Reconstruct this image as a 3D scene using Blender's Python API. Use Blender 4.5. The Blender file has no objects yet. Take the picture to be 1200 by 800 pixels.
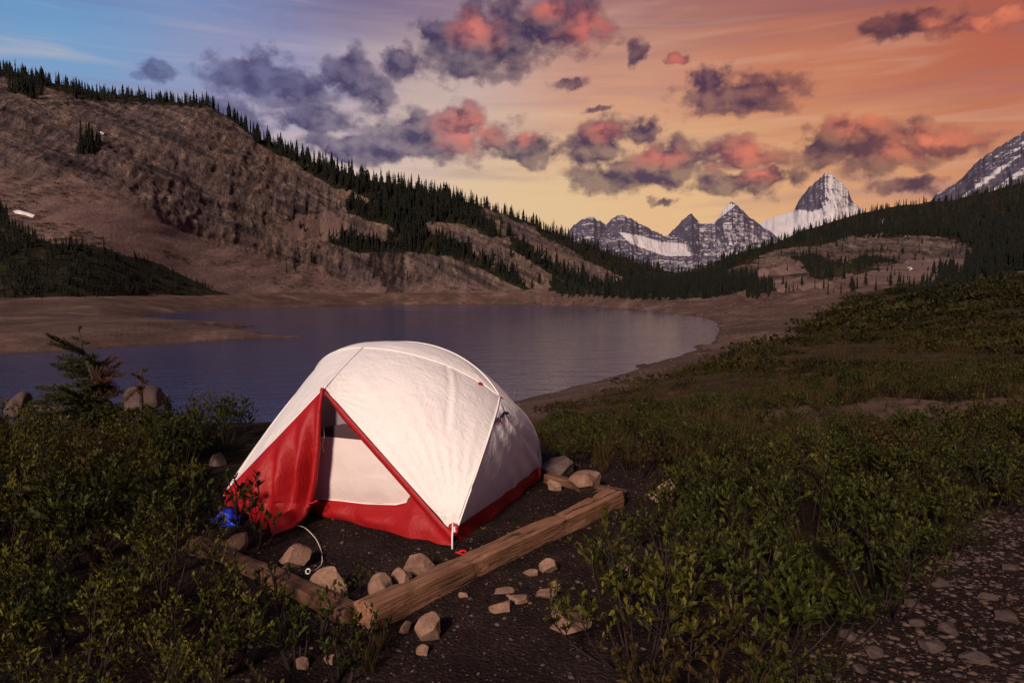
import bpy, bmesh, math, random
import numpy as np
from math import radians, sin, cos, pi
from mathutils import Vector

random.seed(7)
RNG = np.random.default_rng(7)
scene = bpy.context.scene
COL = scene.collection

# ------------------------------------------------------------------ camera
CAM_H = 1.5
PITCH = radians(3.93)
FPX = 800.0                                   # focal length in px of a 1200 px wide frame
cam_d = bpy.data.cameras.new('camera')
cam_d.sensor_width = 36.0
cam_d.lens = 24.0
cam_d.clip_start = 0.05
cam_d.clip_end = 60000
cam = bpy.data.objects.new('camera', cam_d)
cam.location = (0, 0, CAM_H)
cam.rotation_euler = (pi / 2 - PITCH, 0, 0)
COL.objects.link(cam)
scene.camera = cam

# ------------------------------------------------------------------ render settings
scene.render.engine = 'CYCLES'
scene.view_settings.view_transform = 'Standard'
scene.view_settings.look = 'None'
scene.view_settings.exposure = 0.0
scene.view_settings.gamma = 1.0
scene.view_settings.use_curve_mapping = False
cy = scene.cycles
cy.use_denoising = True
cy.max_bounces = 6
cy.diffuse_bounces = 3
cy.glossy_bounces = 3
cy.transmission_bounces = 4
cy.transparent_max_bounces = 6
cy.sample_clamp_indirect = 6.0
cy.caustics_reflective = False
cy.caustics_refractive = False
scene.render.resolution_x = 1024
scene.render.resolution_y = 682

def lin(c):
    out = []
    for v in c[:3]:
        v = v / 255.0
        out.append(v / 12.92 if v <= 0.04045 else ((v + 0.055) / 1.055) ** 2.4)
    return (out[0], out[1], out[2], 1.0)

# ------------------------------------------------------------------ node helper
class NT:
    def __init__(s, tree):
        s.t = tree; s.n = tree.nodes; s.l = tree.links
    def node(s, kind, **kw):
        n = s.n.new(kind)
        for k, v in kw.items(): setattr(n, k, v)
        return n
    def put(s, sock, v):
        if v is None: return
        if isinstance(v, bpy.types.NodeSocket): s.l.new(v, sock)
        else: sock.default_value = v
    def m(s, op, a, b=None, c=None, clamp=False):
        n = s.node('ShaderNodeMath', operation=op, use_clamp=clamp)
        s.put(n.inputs[0], a); s.put(n.inputs[1], b); s.put(n.inputs[2], c)
        return n.outputs[0]
    def vm(s, op, a, b=None, c=None):
        n = s.node('ShaderNodeVectorMath', operation=op)
        s.put(n.inputs[0], a); s.put(n.inputs[1], b); s.put(n.inputs[2], c)
        return n.outputs['Value'] if op in ('LENGTH', 'DOT_PRODUCT', 'DISTANCE') else n.outputs[0]
    def scale(s, a, f):
        n = s.node('ShaderNodeVectorMath', operation='SCALE')
        s.put(n.inputs[0], a); s.put(n.inputs['Scale'], f)
        return n.outputs[0]
    def mix(s, f, a, b, blend='MIX'):
        n = s.node('ShaderNodeMix', data_type='RGBA', blend_type=blend)
        s.put(n.inputs[0], f); s.put(n.inputs[6], a); s.put(n.inputs[7], b)
        return n.outputs[2]
    def noise(s, vec, sc, det=4.0, rough=0.55, dist=0.0, col=False):
        n = s.node('ShaderNodeTexNoise')
        s.put(n.inputs['Vector'], vec)
        n.inputs['Scale'].default_value = sc; n.inputs['Detail'].default_value = det
        n.inputs['Roughness'].default_value = rough; n.inputs['Distortion'].default_value = dist
        return n.outputs[1] if col else n.outputs[0]
    def voro(s, vec, sc, feature='F1', out='Distance'):
        n = s.node('ShaderNodeTexVoronoi', feature=feature)
        s.put(n.inputs['Vector'], vec); n.inputs['Scale'].default_value = sc
        return n.outputs[out]
    def ramp(s, f, stops, interp='LINEAR'):
        n = s.node('ShaderNodeValToRGB'); n.color_ramp.interpolation = interp
        e = n.color_ramp.elements
        while len(e) < len(stops): e.new(0.5)
        for el, (p, c) in zip(e, stops):
            el.position = p; el.color = c if len(c) == 4 else (*c, 1)
        s.put(n.inputs[0], f)
        return n.outputs[0]
    def rng(s, v, a, b, c=0.0, d=1.0, smooth=False):
        n = s.node('ShaderNodeMapRange', interpolation_type='SMOOTHSTEP' if smooth else 'LINEAR')
        s.put(n.inputs[0], v)
        for i, x in enumerate((a, b, c, d)): s.put(n.inputs[1 + i], x)
        return n.outputs[0]
    def xyz(s, v):
        n = s.node('ShaderNodeSeparateXYZ'); s.put(n.inputs[0], v); return n.outputs
    def comb(s, x, y, z):
        n = s.node('ShaderNodeCombineXYZ')
        for i, q in enumerate((x, y, z)): s.put(n.inputs[i], q)
        return n.outputs[0]
    def bump(s, h, strength, dist, normal=None):
        n = s.node('ShaderNodeBump'); n.inputs['Strength'].default_value = strength
        n.inputs['Distance'].default_value = dist
        s.put(n.inputs['Height'], h)
        if normal is not None: s.put(n.inputs['Normal'], normal)
        return n.outputs[0]

# ------------------------------------------------------------------ world: dusk sky
SUN_AZ = radians(201)        # measured clockwise from +Y: behind the camera, slightly to its left
SUN_EL = radians(30)
def pix_azel(px, py):
    d = Vector(((px - 600) / FPX, (400 - py) / FPX, -1.0)).normalized()
    d = Vector((d.x, -d.z, d.y))
    c, s_ = cos(-PITCH), sin(-PITCH)
    d = Vector((d.x, d.y * c - d.z * s_, d.y * s_ + d.z * c))
    return math.atan2(d.x, d.y), math.asin(d.z)

world = bpy.data.worlds.new('World'); scene.world = world
world.use_nodes = True
w = NT(world.node_tree); w.n.clear()

CLOUDS = [  # px, py, half width, half height (in photo pixels)
    (305, 92, 62, 26), (350, 108, 36, 18), (420, 98, 34, 30), (188, 82, 22, 12),
    (505, 160, 78, 26), (535, 150, 40, 24), (430, 178, 70, 16), (545, 60, 46, 32), (590, 45, 50, 40), (655, 30, 56, 30), (470, 75, 28, 20), (515, 40, 26, 12),
    (622, 176, 42, 15), (700, 170, 34, 24), (757, 158, 20, 16), (745, 205, 70, 18), (790, 188, 60, 20), (868, 182, 44, 18), (905, 208, 22, 12), (850, 212, 40, 12),
    (866, 112, 62, 22), (830, 100, 22, 16), (1040, 175, 92, 24), (955, 178, 18, 18), (985, 155, 30, 16), (1105, 172, 44, 16), (1065, 218, 34, 10),
    (1060, 28, 46, 12), (1150, 24, 60, 12), (665, 98, 20, 7), (745, 62, 14, 12), (795, 70, 14, 6), (775, 238, 16, 5), (700, 128, 14, 4), (375, 140, 50, 14),
    (250, 140, 60, 20), (870, 215, 60, 14),
]
GLOWS = [(556, 36, 40, 24), (690, 34, 42, 26), (548, 152, 52, 36), (617, 164, 24, 12), (872, 178, 56, 24), (772, 184, 46, 16), (1004, 142, 50, 20), (1092, 166, 70, 20),
         (1172, 20, 60, 20), (1095, 24, 20, 8), (640, 12, 26, 14), (706, 155, 30, 14), (890, 206, 30, 14), (795, 70, 20, 10)]
g = bpy.data.node_groups.new('cloud_density', 'ShaderNodeTree')
g.interface.new_socket('Vector', in_out='INPUT', socket_type='NodeSocketVector')
for q in ('Density', 'Relief', 'Glow'): g.interface.new_socket(q, in_out='OUTPUT', socket_type='NodeSocketFloat')
gn = NT(g)
gi = gn.node('NodeGroupInput'); go = gn.node('NodeGroupOutput')
v0 = gi.outputs[0]
wp = gn.noise(v0, 26.0, 4.0, 0.6, col=True)
wp = gn.vm('SUBTRACT', wp, (0.5, 0.5, 0.5))
vv = gn.vm('ADD', v0, gn.vm('MULTIPLY', wp, (0.055, 0.035, 0.0)))
cur = None
def cloud_len(n, v, a, e, hw, hh):
    r = n.vm('MULTIPLY_ADD', v, (1 / hw, 1 / hh, 0.0), (-a / hw, -e / hh, 0.0))
    return n.vm('LENGTH', r)
specs = []
for px, py, hw, hh in CLOUDS:
    a, e = pix_azel(px, py); a2, _ = pix_azel(px + 1, py); _, e2 = pix_azel(px, py - 1)
    specs.append((a, e, 1.12 * hw * (a2 - a), 1.15 * hh * (e2 - e)))
rr = random.Random(3)
for k in range(7):            # the same cumulus goes on round the rest of the horizon
    a = 0.9 + k * 0.72 + rr.uniform(-0.1, 0.1)
    if a > pi: a -= 2 * pi
    specs.append((a, rr.uniform(0.14, 0.4), rr.uniform(0.10, 0.2), rr.uniform(0.025, 0.05)))
for sp in specs:
    L = cloud_len(gn, vv, *sp)
    cur = L if cur is None else gn.m('SMOOTH_MIN', cur, L, 0.25)
glow = None
for px, py, hw, hh in GLOWS:
    a, e = pix_azel(px, py)
    L = cloud_len(gn, vv, a, e, hw / 860.0, hh / 830.0)
    glow = L if glow is None else gn.m('MINIMUM', glow, L)
n1 = gn.noise(gn.vm('MULTIPLY', v0, (1.0, 1.3, 1.0)), 24.0, 6.0, 0.52)
n2 = gn.noise(gn.vm('MULTIPLY', gn.vm('ADD', v0, (0.010, 0.012, 0.0)), (1.0, 1.3, 1.0)), 24.0, 4.0, 0.52)
dens = gn.m('SUBTRACT', 1.36, cur)
dens = gn.m('ADD', dens, gn.m('MULTIPLY', gn.m('SUBTRACT', n1, 0.5), 2.5))
gn.put(go.inputs[0], dens)
gn.put(go.inputs[1], gn.m('SUBTRACT', n1, n2))
gn.put(go.inputs[2], glow)

tc = w.node('ShaderNodeTexCoord')
dirv = w.vm('NORMALIZE', tc.outputs['Generated'])
dx, dy, dz = w.xyz(dirv)
az = w.m('ARCTAN2', dx, dy)
el = w.m('ARCSINE', dz)
azn = w.m('ADD', w.m('DIVIDE', az, 2 * pi), 0.5)
def azr(stops):
    return w.ramp(azn, [(0.5 + a / 360.0, lin(c)) for a, c in stops], 'EASE')
# streaks pull the boundaries between the bands about
stv = w.vm('MULTIPLY', dirv, (1.5, 1.5, 14.0))
st = w.noise(stv, 2.2, 5.0, 0.6, 0.4)
el_w = w.m('ADD', el, w.m('MULTIPLY', w.m('SUBTRACT', st, 0.5), 0.13))
BACK = (96, 86, 116)
hor = azr([(-180, BACK), (-60, (150, 150, 180)), (-30, (172, 160, 182)), (-12, (222, 196, 180)), (2, (230, 194, 148)), (14, (232, 186, 134)), (26, (222, 160, 112)), (37, (204, 132, 94)), (75, (170, 120, 120)), (180, BACK)])
mid = azr([(-180, BACK), (-60, (100, 140, 190)), (-33, (120, 160, 202)), (-20, (150, 150, 186)), (-6, (202, 176, 168)), (8, (212, 154, 124)), (22, (200, 124, 92)), (37, (184, 98, 72)), (75, (150, 105, 120)), (180, BACK)])
top = azr([(-180, (78, 72, 106)), (-60, (54, 108, 170)), (-35, (58, 124, 188)), (-26, (104, 138, 188)), (-12, (118, 106, 144)), (2, (124, 92, 116)), (16, (138, 88, 98)), (37, (132, 70, 70)), (75, (96, 66, 84)), (180, (78, 72, 106))])
zen = lin((62, 58, 96))
c1 = w.mix(w.rng(el_w, 0.14, 0.29, smooth=True), hor, mid)
c1 = w.mix(w.rng(el_w, 0.28, 0.44, smooth=True), c1, top)
c1 = w.mix(w.rng(el, 0.45, 1.0, smooth=True), c1, zen)
# thin bright cirrus
cir = w.noise(w.vm('MULTIPLY', dirv, (1.6, 1.6, 17.0)), 2.6, 3.0, 0.5, 0.5)
c1 = w.mix(w.m('MULTIPLY', w.rng(cir, 0.55, 0.8), 0.30), c1, lin((236, 206, 180)))
c1 = w.mix(w.m('MULTIPLY', w.rng(cir, 0.46, 0.25), 0.28), c1, lin((128, 100, 128)))
# cumulus
pv = w.comb(az, el, 0.0)
dg = w.node('ShaderNodeGroup'); dg.node_tree = g
w.put(dg.inputs[0], pv)
D0, RL, GL = dg.outputs
alpha = w.rng(D0, 0.08, 0.72, smooth=True)
body = azr([(-180, (84, 76, 112)), (-30, (84, 88, 132)), (-14, (74, 64, 104)), (0, (66, 48, 78)), (12, (76, 48, 76)), (28, (86, 48, 62)), (180, (84, 76, 112))])
body = w.mix(w.rng(RL, -0.12, 0.14), w.mix(0.16, body, (0.03, 0.02, 0.04, 1)), w.mix(0.34, body, c1))
litc = azr([(-180, (190, 120, 130)), (-28, (168, 150, 182)), (-16, (198, 138, 150)), (-6, (232, 128, 108)), (10, (220, 112, 98)), (30, (240, 132, 94)), (180, (190, 120, 130))])
lit = w.m('MULTIPLY', w.rng(GL, 1.25, -0.1, smooth=True), w.rng(RL, -0.14, 0.06, 0.35, 1.0))
cc = w.mix(w.m('MULTIPLY', lit, 0.85), body, litc)
sky_c = w.mix(w.m('MULTIPLY', alpha, 0.96), c1, cc)
nis = w.node('ShaderNodeTexSky', sky_type='NISHITA', sun_disc=False)
nis.sun_elevation = SUN_EL; nis.sun_rotation = SUN_AZ
nis.altitude = 2000
bgA = w.node('ShaderNodeBackground'); w.put(bgA.inputs[0], sky_c); bgA.inputs[1].default_value = 1.0
bgB = w.node('ShaderNodeBackground'); w.put(bgB.inputs[0], nis.outputs[0]); bgB.inputs[1].default_value = 0.05
mx = w.node('ShaderNodeMixShader'); mx.inputs[0].default_value = 0.06
w.l.new(bgA.outputs[0], mx.inputs[1]); w.l.new(bgB.outputs[0], mx.inputs[2])
wo = w.node('ShaderNodeOutputWorld'); w.l.new(mx.outputs[0], wo.inputs[0])
world.cycles.sampling_method = 'MANUAL'
world.cycles.sample_map_resolution = 512

# ------------------------------------------------------------------ sun
sun_d = bpy.data.lights.new('sun', 'SUN')
sun_d.energy = 4.6; sun_d.angle = radians(9); sun_d.color = (1.0, 0.79, 0.63)
sun = bpy.data.objects.new('sun', sun_d); COL.objects.link(sun)
sdir = Vector((sin(SUN_AZ) * cos(SUN_EL), cos(SUN_AZ) * cos(SUN_EL), sin(SUN_EL)))
sun.rotation_euler = sdir.to_track_quat('Z', 'Y').to_euler()
sun.location = sdir * 60

# ------------------------------------------------------------------ measuring helpers
WATER = -4.0
CP, SP = cos(PITCH), sin(PITCH)
def z_at(py, Y):                       # height of a point at distance Y seen on photo row py
    return CAM_H - np.asarray(Y, float) * np.tan(PITCH + np.arctan((np.asarray(py, float) - 400) / FPX))
def y_at(py, z=0.0):                   # distance of the point of height z seen on photo row py
    return (CAM_H - z) / np.tan(PITCH + np.arctan((np.asarray(py, float) - 400) / FPX))
def x_at(px, Y, z):
    return (np.asarray(px, float) - 600) / FPX * (Y * CP + (CAM_H - z) * SP)
def G(px, py, z=0.0):
    Y = float(y_at(py, z)); return np.array([float(x_at(px, Y, z)), Y, z])
def at(px, py, Y):
    z = float(z_at(py, Y)); return np.array([float(x_at(px, Y, z)), Y, z])
def project(P):
    P = np.asarray(P, float)
    zc = P[..., 1] * CP + (CAM_H - P[..., 2]) * SP
    yc = P[..., 1] * SP + (P[..., 2] - CAM_H) * CP
    zc = np.where(np.abs(zc) < 1e-6, 1e-6, zc)
    return 600 + FPX * P[..., 0] / zc, 400 - FPX * yc / zc

# ------------------------------------------------------------------ numpy noise
def _hash(ix, iy, iz, seed):
    h = (ix * 374761393 + iy * 668265263 + iz * 2147483647 + seed * 1274126177) & 0xFFFFFFFF
    h = ((h ^ (h >> 13)) * 1274126177) & 0xFFFFFFFF
    h = ((h ^ (h >> 16)) * 2246822519) & 0xFFFFFFFF
    return ((h ^ (h >> 15)) & 0xFFFFFF) / float(0xFFFFFF)
def vnoise(x, y, z=0.0, seed=0):
    x, y, z = np.broadcast_arrays(np.asarray(x, float), np.asarray(y, float), np.asarray(z, float))
    fx, fy, fz = np.floor(x), np.floor(y), np.floor(z)
    ix, iy, iz = fx.astype(np.int64), fy.astype(np.int64), fz.astype(np.int64)
    tx, ty, tz = x - fx, y - fy, z - fz
    tx = tx * tx * tx * (tx * (tx * 6 - 15) + 10); ty = ty * ty * ty * (ty * (ty * 6 - 15) + 10); tz = tz * tz * tz * (tz * (tz * 6 - 15) + 10)
    r = 0
    for i in (0, 1):
        for j in (0, 1):
            for k in (0, 1):
                r = r + _hash(ix + i, iy + j, iz + k, seed) * (tx if i else 1 - tx) * (ty if j else 1 - ty) * (tz if k else 1 - tz)
    return r * 2 - 1
def fbm(x, y, z=0.0, oct=4, seed=0, gain=0.5):
    r = 0; a = 1.0; f = 1.0; tot = 0
    for o in range(oct):
        r = r + a * vnoise(np.asarray(x) * f, np.asarray(y) * f, np.asarray(z) * f, seed + o * 17); tot += a
        a *= gain; f *= 2.03
    return r / tot
def ridged(x, y, z=0.0, oct=4, seed=0):
    r = 0; a = 1.0; f = 1.0; tot = 0
    for o in range(oct):
        n = 1 - np.abs(vnoise(np.asarray(x) * f, np.asarray(y) * f, np.asarray(z) * f, seed + o * 31)); r = r + a * n * n; tot += a
        a *= 0.5; f *= 2.1
    return r / tot
def sstep(a, b, x):
    t = np.clip((np.asarray(x, float) - a) / (b - a), 0, 1); return t * t * (3 - 2 * t)
def in_poly(px, py, poly):
    px = np.asarray(px); py = np.asarray(py); r = np.zeros(px.shape, bool); n = len(poly)
    for i in range(n):
        x1, y1 = poly[i]; x2, y2 = poly[(i + 1) % n]
        if y1 == y2: continue
        c = ((y1 > py) != (y2 > py)) & (px < (x2 - x1) * (py - y1) / (y2 - y1) + x1)
        r ^= c
    return r

# ------------------------------------------------------------------ mesh helpers
def mesh_from(name, V, F, mat=None, smooth=True, attrs=None):
    """V (n,3); F: (m,3) / (m,4) array, or a list of both such arrays"""
    V = np.asarray(V, np.float32)
    Fs = F if isinstance(F, list) and len(F) and isinstance(F[0], np.ndarray) else [F]
    Fs = [np.asarray(f, np.int32) for f in Fs if len(f)]
    me = bpy.data.meshes.new(name)
    nl = sum(f.size for f in Fs); npoly = sum(len(f) for f in Fs)
    me.vertices.add(len(V)); me.loops.add(nl); me.polygons.add(npoly)
    me.vertices.foreach_set('co', V.ravel())
    me.loops.foreach_set('vertex_index', np.concatenate([f.ravel() for f in Fs]))
    tot = np.concatenate([np.full(len(f), f.shape[1], np.int32) for f in Fs])
    start = np.concatenate([[0], np.cumsum(tot)[:-1]]).astype(np.int32)
    me.polygons.foreach_set('loop_start', start)
    me.polygons.foreach_set('use_smooth', np.full(npoly, bool(smooth)))
    if attrs:
        for k, a in attrs.items():
            a = np.asarray(a, np.float32)
            if a.ndim == 1:
                me.attributes.new(k, 'FLOAT', 'POINT').data.foreach_set('value', a)
            else:
                me.attributes.new(k, 'FLOAT_VECTOR', 'POINT').data.foreach_set('vector', a.ravel())
    me.update(calc_edges=True)
    me.validate()
    if mat: me.materials.append(mat)
    return me
def link(name, me, parent=None, loc=None, rotz=None, scale=None):
    o = bpy.data.objects.new(name, me); COL.objects.link(o)
    if parent: o.parent = parent
    if loc is not None: o.location = loc
    if rotz is not None: o.rotation_euler = (0, 0, rotz)
    if scale is not None: o.scale = scale if hasattr(scale, '__len__') else (scale,) * 3
    return o
def tag(o, label=None, cat=None, group=None, kind=None):
    if label: o['label'] = label
    if cat: o['category'] = cat
    if group: o['group'] = group
    if kind: o['kind'] = kind
    return o
def grid_faces(nr, nc):
    i = np.arange(nr - 1)[:, None] * nc + np.arange(nc - 1)[None, :]
    return np.stack([i, i + 1, i + nc + 1, i + nc], -1).reshape(-1, 4)
def tube(pts, rads, n=6):
    pts = np.asarray(pts, float); m = len(pts); rads = np.broadcast_to(np.asarray(rads, float), (m,))
    tan = np.gradient(pts, axis=0); tan /= np.linalg.norm(tan, axis=1, keepdims=True) + 1e-9
    ref = np.array([0.31, 0.17, 0.93]); ref = np.where(np.abs(tan @ ref)[:, None] > 0.93, np.array([0.9, 0.3, 0.1]), ref)
    s = np.cross(tan, ref); s /= np.linalg.norm(s, axis=1, keepdims=True); b = np.cross(tan, s)
    a = np.arange(n) / n * 2 * pi
    V = pts[:, None] + rads[:, None, None] * (np.cos(a)[None, :, None] * s[:, None] + np.sin(a)[None, :, None] * b[:, None])
    V = V.reshape(-1, 3); F = []
    for i in range(m - 1):
        for k in range(n):
            F.append((i * n + k, i * n + (k + 1) % n, (i + 1) * n + (k + 1) % n, (i + 1) * n + k))
    V = np.vstack([V, pts[:1], pts[-1:]]); T = []
    c0 = m * n
    for k in range(n):
        T.append((c0, (k + 1) % n, k)); T.append((c0 + 1, (m - 1) * n + k, (m - 1) * n + (k + 1) % n))
    return V, np.array(F, np.int32), np.array(T, np.int32)
def join(parts):
    Vs, Q, T, off = [], [], [], 0
    for V, F, *rest in parts:
        Vs.append(V)
        for f in [F] + list(rest):
            f = np.asarray(f)
            if not len(f): continue
            (Q if f.shape[1] == 4 else T).append(f + off)
        off += len(V)
    return np.vstack(Vs), [np.vstack(x) for x in (Q, T) if x]

# ------------------------------------------------------------------ materials
def new_mat(name):
    m = bpy.data.materials.new(name); m.use_nodes = True
    n = NT(m.node_tree); n.n.clear()
    out = n.node('ShaderNodeOutputMaterial'); bs = n.node('ShaderNodeBsdfPrincipled')
    n.l.new(bs.outputs[0], out.inputs[0])
    return m, n, bs, out
def attr(n, name, out='Fac'):
    a = n.node('ShaderNodeAttribute', attribute_name=name); return a.outputs[out]
def pos(n):
    return n.node('ShaderNodeNewGeometry').outputs['Position']

def mat_hill():
    m, n, bs, _ = new_mat('hill_rock')
    p = pos(n); x, y, z = n.xyz(p)
    mk = n.xyz(attr(n, 'mask', 'Vector'))         # x vegetation, y loose scree, z dark rock and painted shade of the cleft
    big = n.noise(p, 0.018, 5.0, 0.6)
    streak = n.noise(n.vm('MULTIPLY', n.vm('ADD', p, n.scale(n.noise(p, 0.06, 2.0, col=True), 9.0)), (0.34, 0.12, 0.028)), 1.0, 5.0, 0.62)
    bed = n.m('ADD', n.m('MULTIPLY', x, 0.42), z)
    strata = n.noise(n.comb(n.m('MULTIPLY', x, 0.008), n.m('MULTIPLY', y, 0.008), n.m('MULTIPLY', bed, 0.20)), 1.0, 6.0, 0.72)
    crk = n.rng(n.noise(n.comb(n.m('MULTIPLY', x, 0.02), n.m('MULTIPLY', y, 0.02), n.m('MULTIPLY', bed, 0.11)), 1.0, 3.0, 0.6), 0.40, 0.36)
    fine = n.noise(p, 0.5, 6.0, 0.7)
    rock = n.ramp(n.m('ADD', n.m('MULTIPLY', streak, 0.55), n.m('MULTIPLY', strata, 0.45)),
                  [(0.36, (0.022, 0.016, 0.019)), (0.45, (0.082, 0.058, 0.058)), (0.53, (0.145, 0.101, 0.092)), (0.64, (0.32, 0.215, 0.16))])
    rock = n.mix(n.m('MULTIPLY', n.rng(big, 0.50, 0.66), 0.45), rock, (0.30, 0.19, 0.125, 1))
    rock = n.mix(n.m('MULTIPLY', n.rng(big, 0.46, 0.34), 0.50), rock, (0.095, 0.073, 0.084, 1))
    rock = n.mix(n.m('MULTIPLY', n.rng(fine, 0.46, 0.34), 0.40), rock, (0.03, 0.023, 0.027, 1))
    cr = n.voro(n.vm('MULTIPLY', n.vm('ADD', p, n.scale(n.noise(p, 0.2, 3.0, col=True), 6.0)), (0.22, 0.12, 0.10)), 1.0, 'DISTANCE_TO_EDGE')
    rock = n.mix(n.m('MULTIPLY', n.rng(cr, 0.05, 0.0), 0.45), rock, (0.022, 0.017, 0.02, 1))
    rock = n.mix(n.m('MULTIPLY', crk, 0.75), rock, (0.03, 0.023, 0.026, 1))
    sv = n.noise(n.vm('MULTIPLY', p, (0.15, 0.022, 0.02)), 1.0, 5.0, 0.6)
    scree = n.ramp(n.m('ADD', n.m('MULTIPLY', sv, 0.75), n.m('MULTIPLY', fine, 0.25)),
                   [(0.32, (0.075, 0.046, 0.043)), (0.5, (0.15, 0.095, 0.083)), (0.66, (0.225, 0.148, 0.125))])
    c = n.mix(mk[1], rock, scree)
    vegc = n.ramp(n.noise(p, 0.12, 6.0, 0.7), [(0.3, (0.008, 0.008, 0.005)), (0.5, (0.021, 0.020, 0.009)), (0.72, (0.055, 0.038, 0.019))])
    vf = n.rng(n.m('ADD', mk[0], n.m('MULTIPLY', n.m('SUBTRACT', fine, 0.5), 0.9)), 0.38, 0.62)
    c = n.mix(vf, c, vegc)
    c = n.mix(n.m('MULTIPLY', n.m('MULTIPLY', mk[2], n.rng(streak, 0.62, 0.42, 0.35, 1.0)), 0.92), c, (0.022, 0.016, 0.018, 1))
    n.put(bs.inputs['Base Color'], c)
    bs.inputs['Roughness'].default_value = 0.95; bs.inputs['Specular IOR Level'].default_value = 0.1
    rk = n.m('SUBTRACT', 1.0, n.m('MULTIPLY', mk[1], 0.88))
    hgt = n.m('ADD', n.m('MULTIPLY', n.m('SUBTRACT', streak, 0.5), n.m('MULTIPLY', rk, 0.8)), n.m('ADD', n.m('MULTIPLY', n.m('SUBTRACT', strata, 0.5), n.m('MULTIPLY', rk, 1.2)), n.m('MULTIPLY', n.m('SUBTRACT', fine, 0.5), n.m('SUBTRACT', 0.55, n.m('MULTIPLY', mk[1], 0.3)))))
    n.put(bs.inputs['Normal'], n.bump(hgt, 1.0, 4.5))
    return m
def mat_shore():
    m, n, bs, _ = new_mat('shore_and_meadow')
    p = pos(n)
    mk = n.xyz(attr(n, 'mask', 'Vector'))         # x vegetation
    a = n.noise(p, 0.35, 7.0, 0.65); f = n.noise(p, 4.0, 5.0, 0.7)
    z = n.xyz(p)[2]
    lines = n.noise(n.comb(0.0, 0.0, n.m('ADD', n.m('MULTIPLY', z, 3.2), n.m('MULTIPLY', a, 1.2))), 1.0, 3.0, 0.6)
    grav = n.ramp(n.m('ADD', n.m('MULTIPLY', a, 0.5), n.m('MULTIPLY', f, 0.5)), [(0.3, (0.042, 0.024, 0.019)), (0.5, (0.092, 0.053, 0.041)), (0.7, (0.175, 0.107, 0.083))])
    grav = n.mix(n.rng(lines, 0.42, 0.68, 0.0, 0.35), grav, (0.15, 0.10, 0.08, 1))
    pt = n.noise(n.vm('MULTIPLY', p, (0.10, 0.05, 0.1)), 1.0, 5.0, 0.65)
    grav = n.mix(n.rng(pt, 0.46, 0.62, 0.0, 0.7), grav, (0.045, 0.028, 0.023, 1))
    grav = n.mix(n.rng(pt, 0.44, 0.34, 0.0, 0.4), grav, (0.24, 0.165, 0.14, 1))
    wet = n.rng(z, WATER + 0.02, WATER + 0.22, 0.65, 0.0)
    grav = n.mix(wet, grav, (0.04, 0.028, 0.026, 1))
    vg = n.ramp(n.noise(p, 0.55, 7.0, 0.7), [(0.3, (0.008, 0.008, 0.004)), (0.45, (0.024, 0.021, 0.008)), (0.57, (0.068, 0.036, 0.014)), (0.72, (0.12, 0.068, 0.034))])
    vf = n.rng(n.m('ADD', mk[0], n.m('MULTIPLY', n.m('SUBTRACT', a, 0.5), 1.5)), 0.35, 0.65)
    c = n.mix(vf, grav, vg)
    n.put(bs.inputs['Base Color'], c)
    bs.inputs['Roughness'].default_value = 0.95; bs.inputs['Specular IOR Level'].default_value = 0.12
    n.put(bs.inputs['Normal'], n.bump(n.m('ADD', f, n.m('MULTIPLY', a, 2.0)), 0.7, 0.25))
    return m
def mat_soil():
    m, n, bs, _ = new_mat('dark_soil')
    p = pos(n)
    mk = n.xyz(attr(n, 'mask', 'Vector'))         # x litter and moss, y stony path
    a = n.noise(p, 2.2, 6.0, 0.65); f = n.noise(p, 38.0, 5.0, 0.7)
    vo = n.voro(p, 62.0); vc = n.voro(p, 62.0, out='Color')
    c = n.ramp(n.m('ADD', n.m('MULTIPLY', a, 0.45), n.m('MULTIPLY', f, 0.55)), [(0.32, (0.007, 0.0048, 0.0046)), (0.5, (0.0185, 0.0115, 0.0105)), (0.66, (0.042, 0.027, 0.024)), (0.8, (0.09, 0.06, 0.052))])
    chip = n.m('MULTIPLY', n.rng(n.xyz(vc)[0], 0.86, 0.9), n.rng(vo, 0.34, 0.24))
    c = n.mix(n.m('MULTIPLY', chip, 0.7), c, (0.17, 0.12, 0.105, 1))
    lit = n.ramp(n.noise(p, 9.0, 6.0, 0.7), [(0.35, (0.007, 0.006, 0.004)), (0.55, (0.022, 0.015, 0.009)), (0.72, (0.055, 0.034, 0.02))])
    c = n.mix(n.rng(n.m('ADD', mk[0], n.m('MULTIPLY', n.m('SUBTRACT', a, 0.5), 1.2)), 0.35, 0.65), c, lit)
    c = n.mix(n.rng(mk[2], 0.3, 0.8), c, n.ramp(n.m('ADD', n.m('MULTIPLY', a, 0.5), n.m('MULTIPLY', f, 0.5)), [(0.35, (0.05, 0.03, 0.024)), (0.65, (0.15, 0.095, 0.075))]))
    n.put(bs.inputs['Base Color'], c)
    bs.inputs['Roughness'].default_value = 0.95; bs.inputs['Specular IOR Level'].default_value = 0.04
    n.put(bs.inputs['Normal'], n.bump(n.m('ADD', n.m('MULTIPLY', f, 1.0), n.m('SUBTRACT', 0.5, vo)), 0.6, 0.016))
    return m
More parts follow.
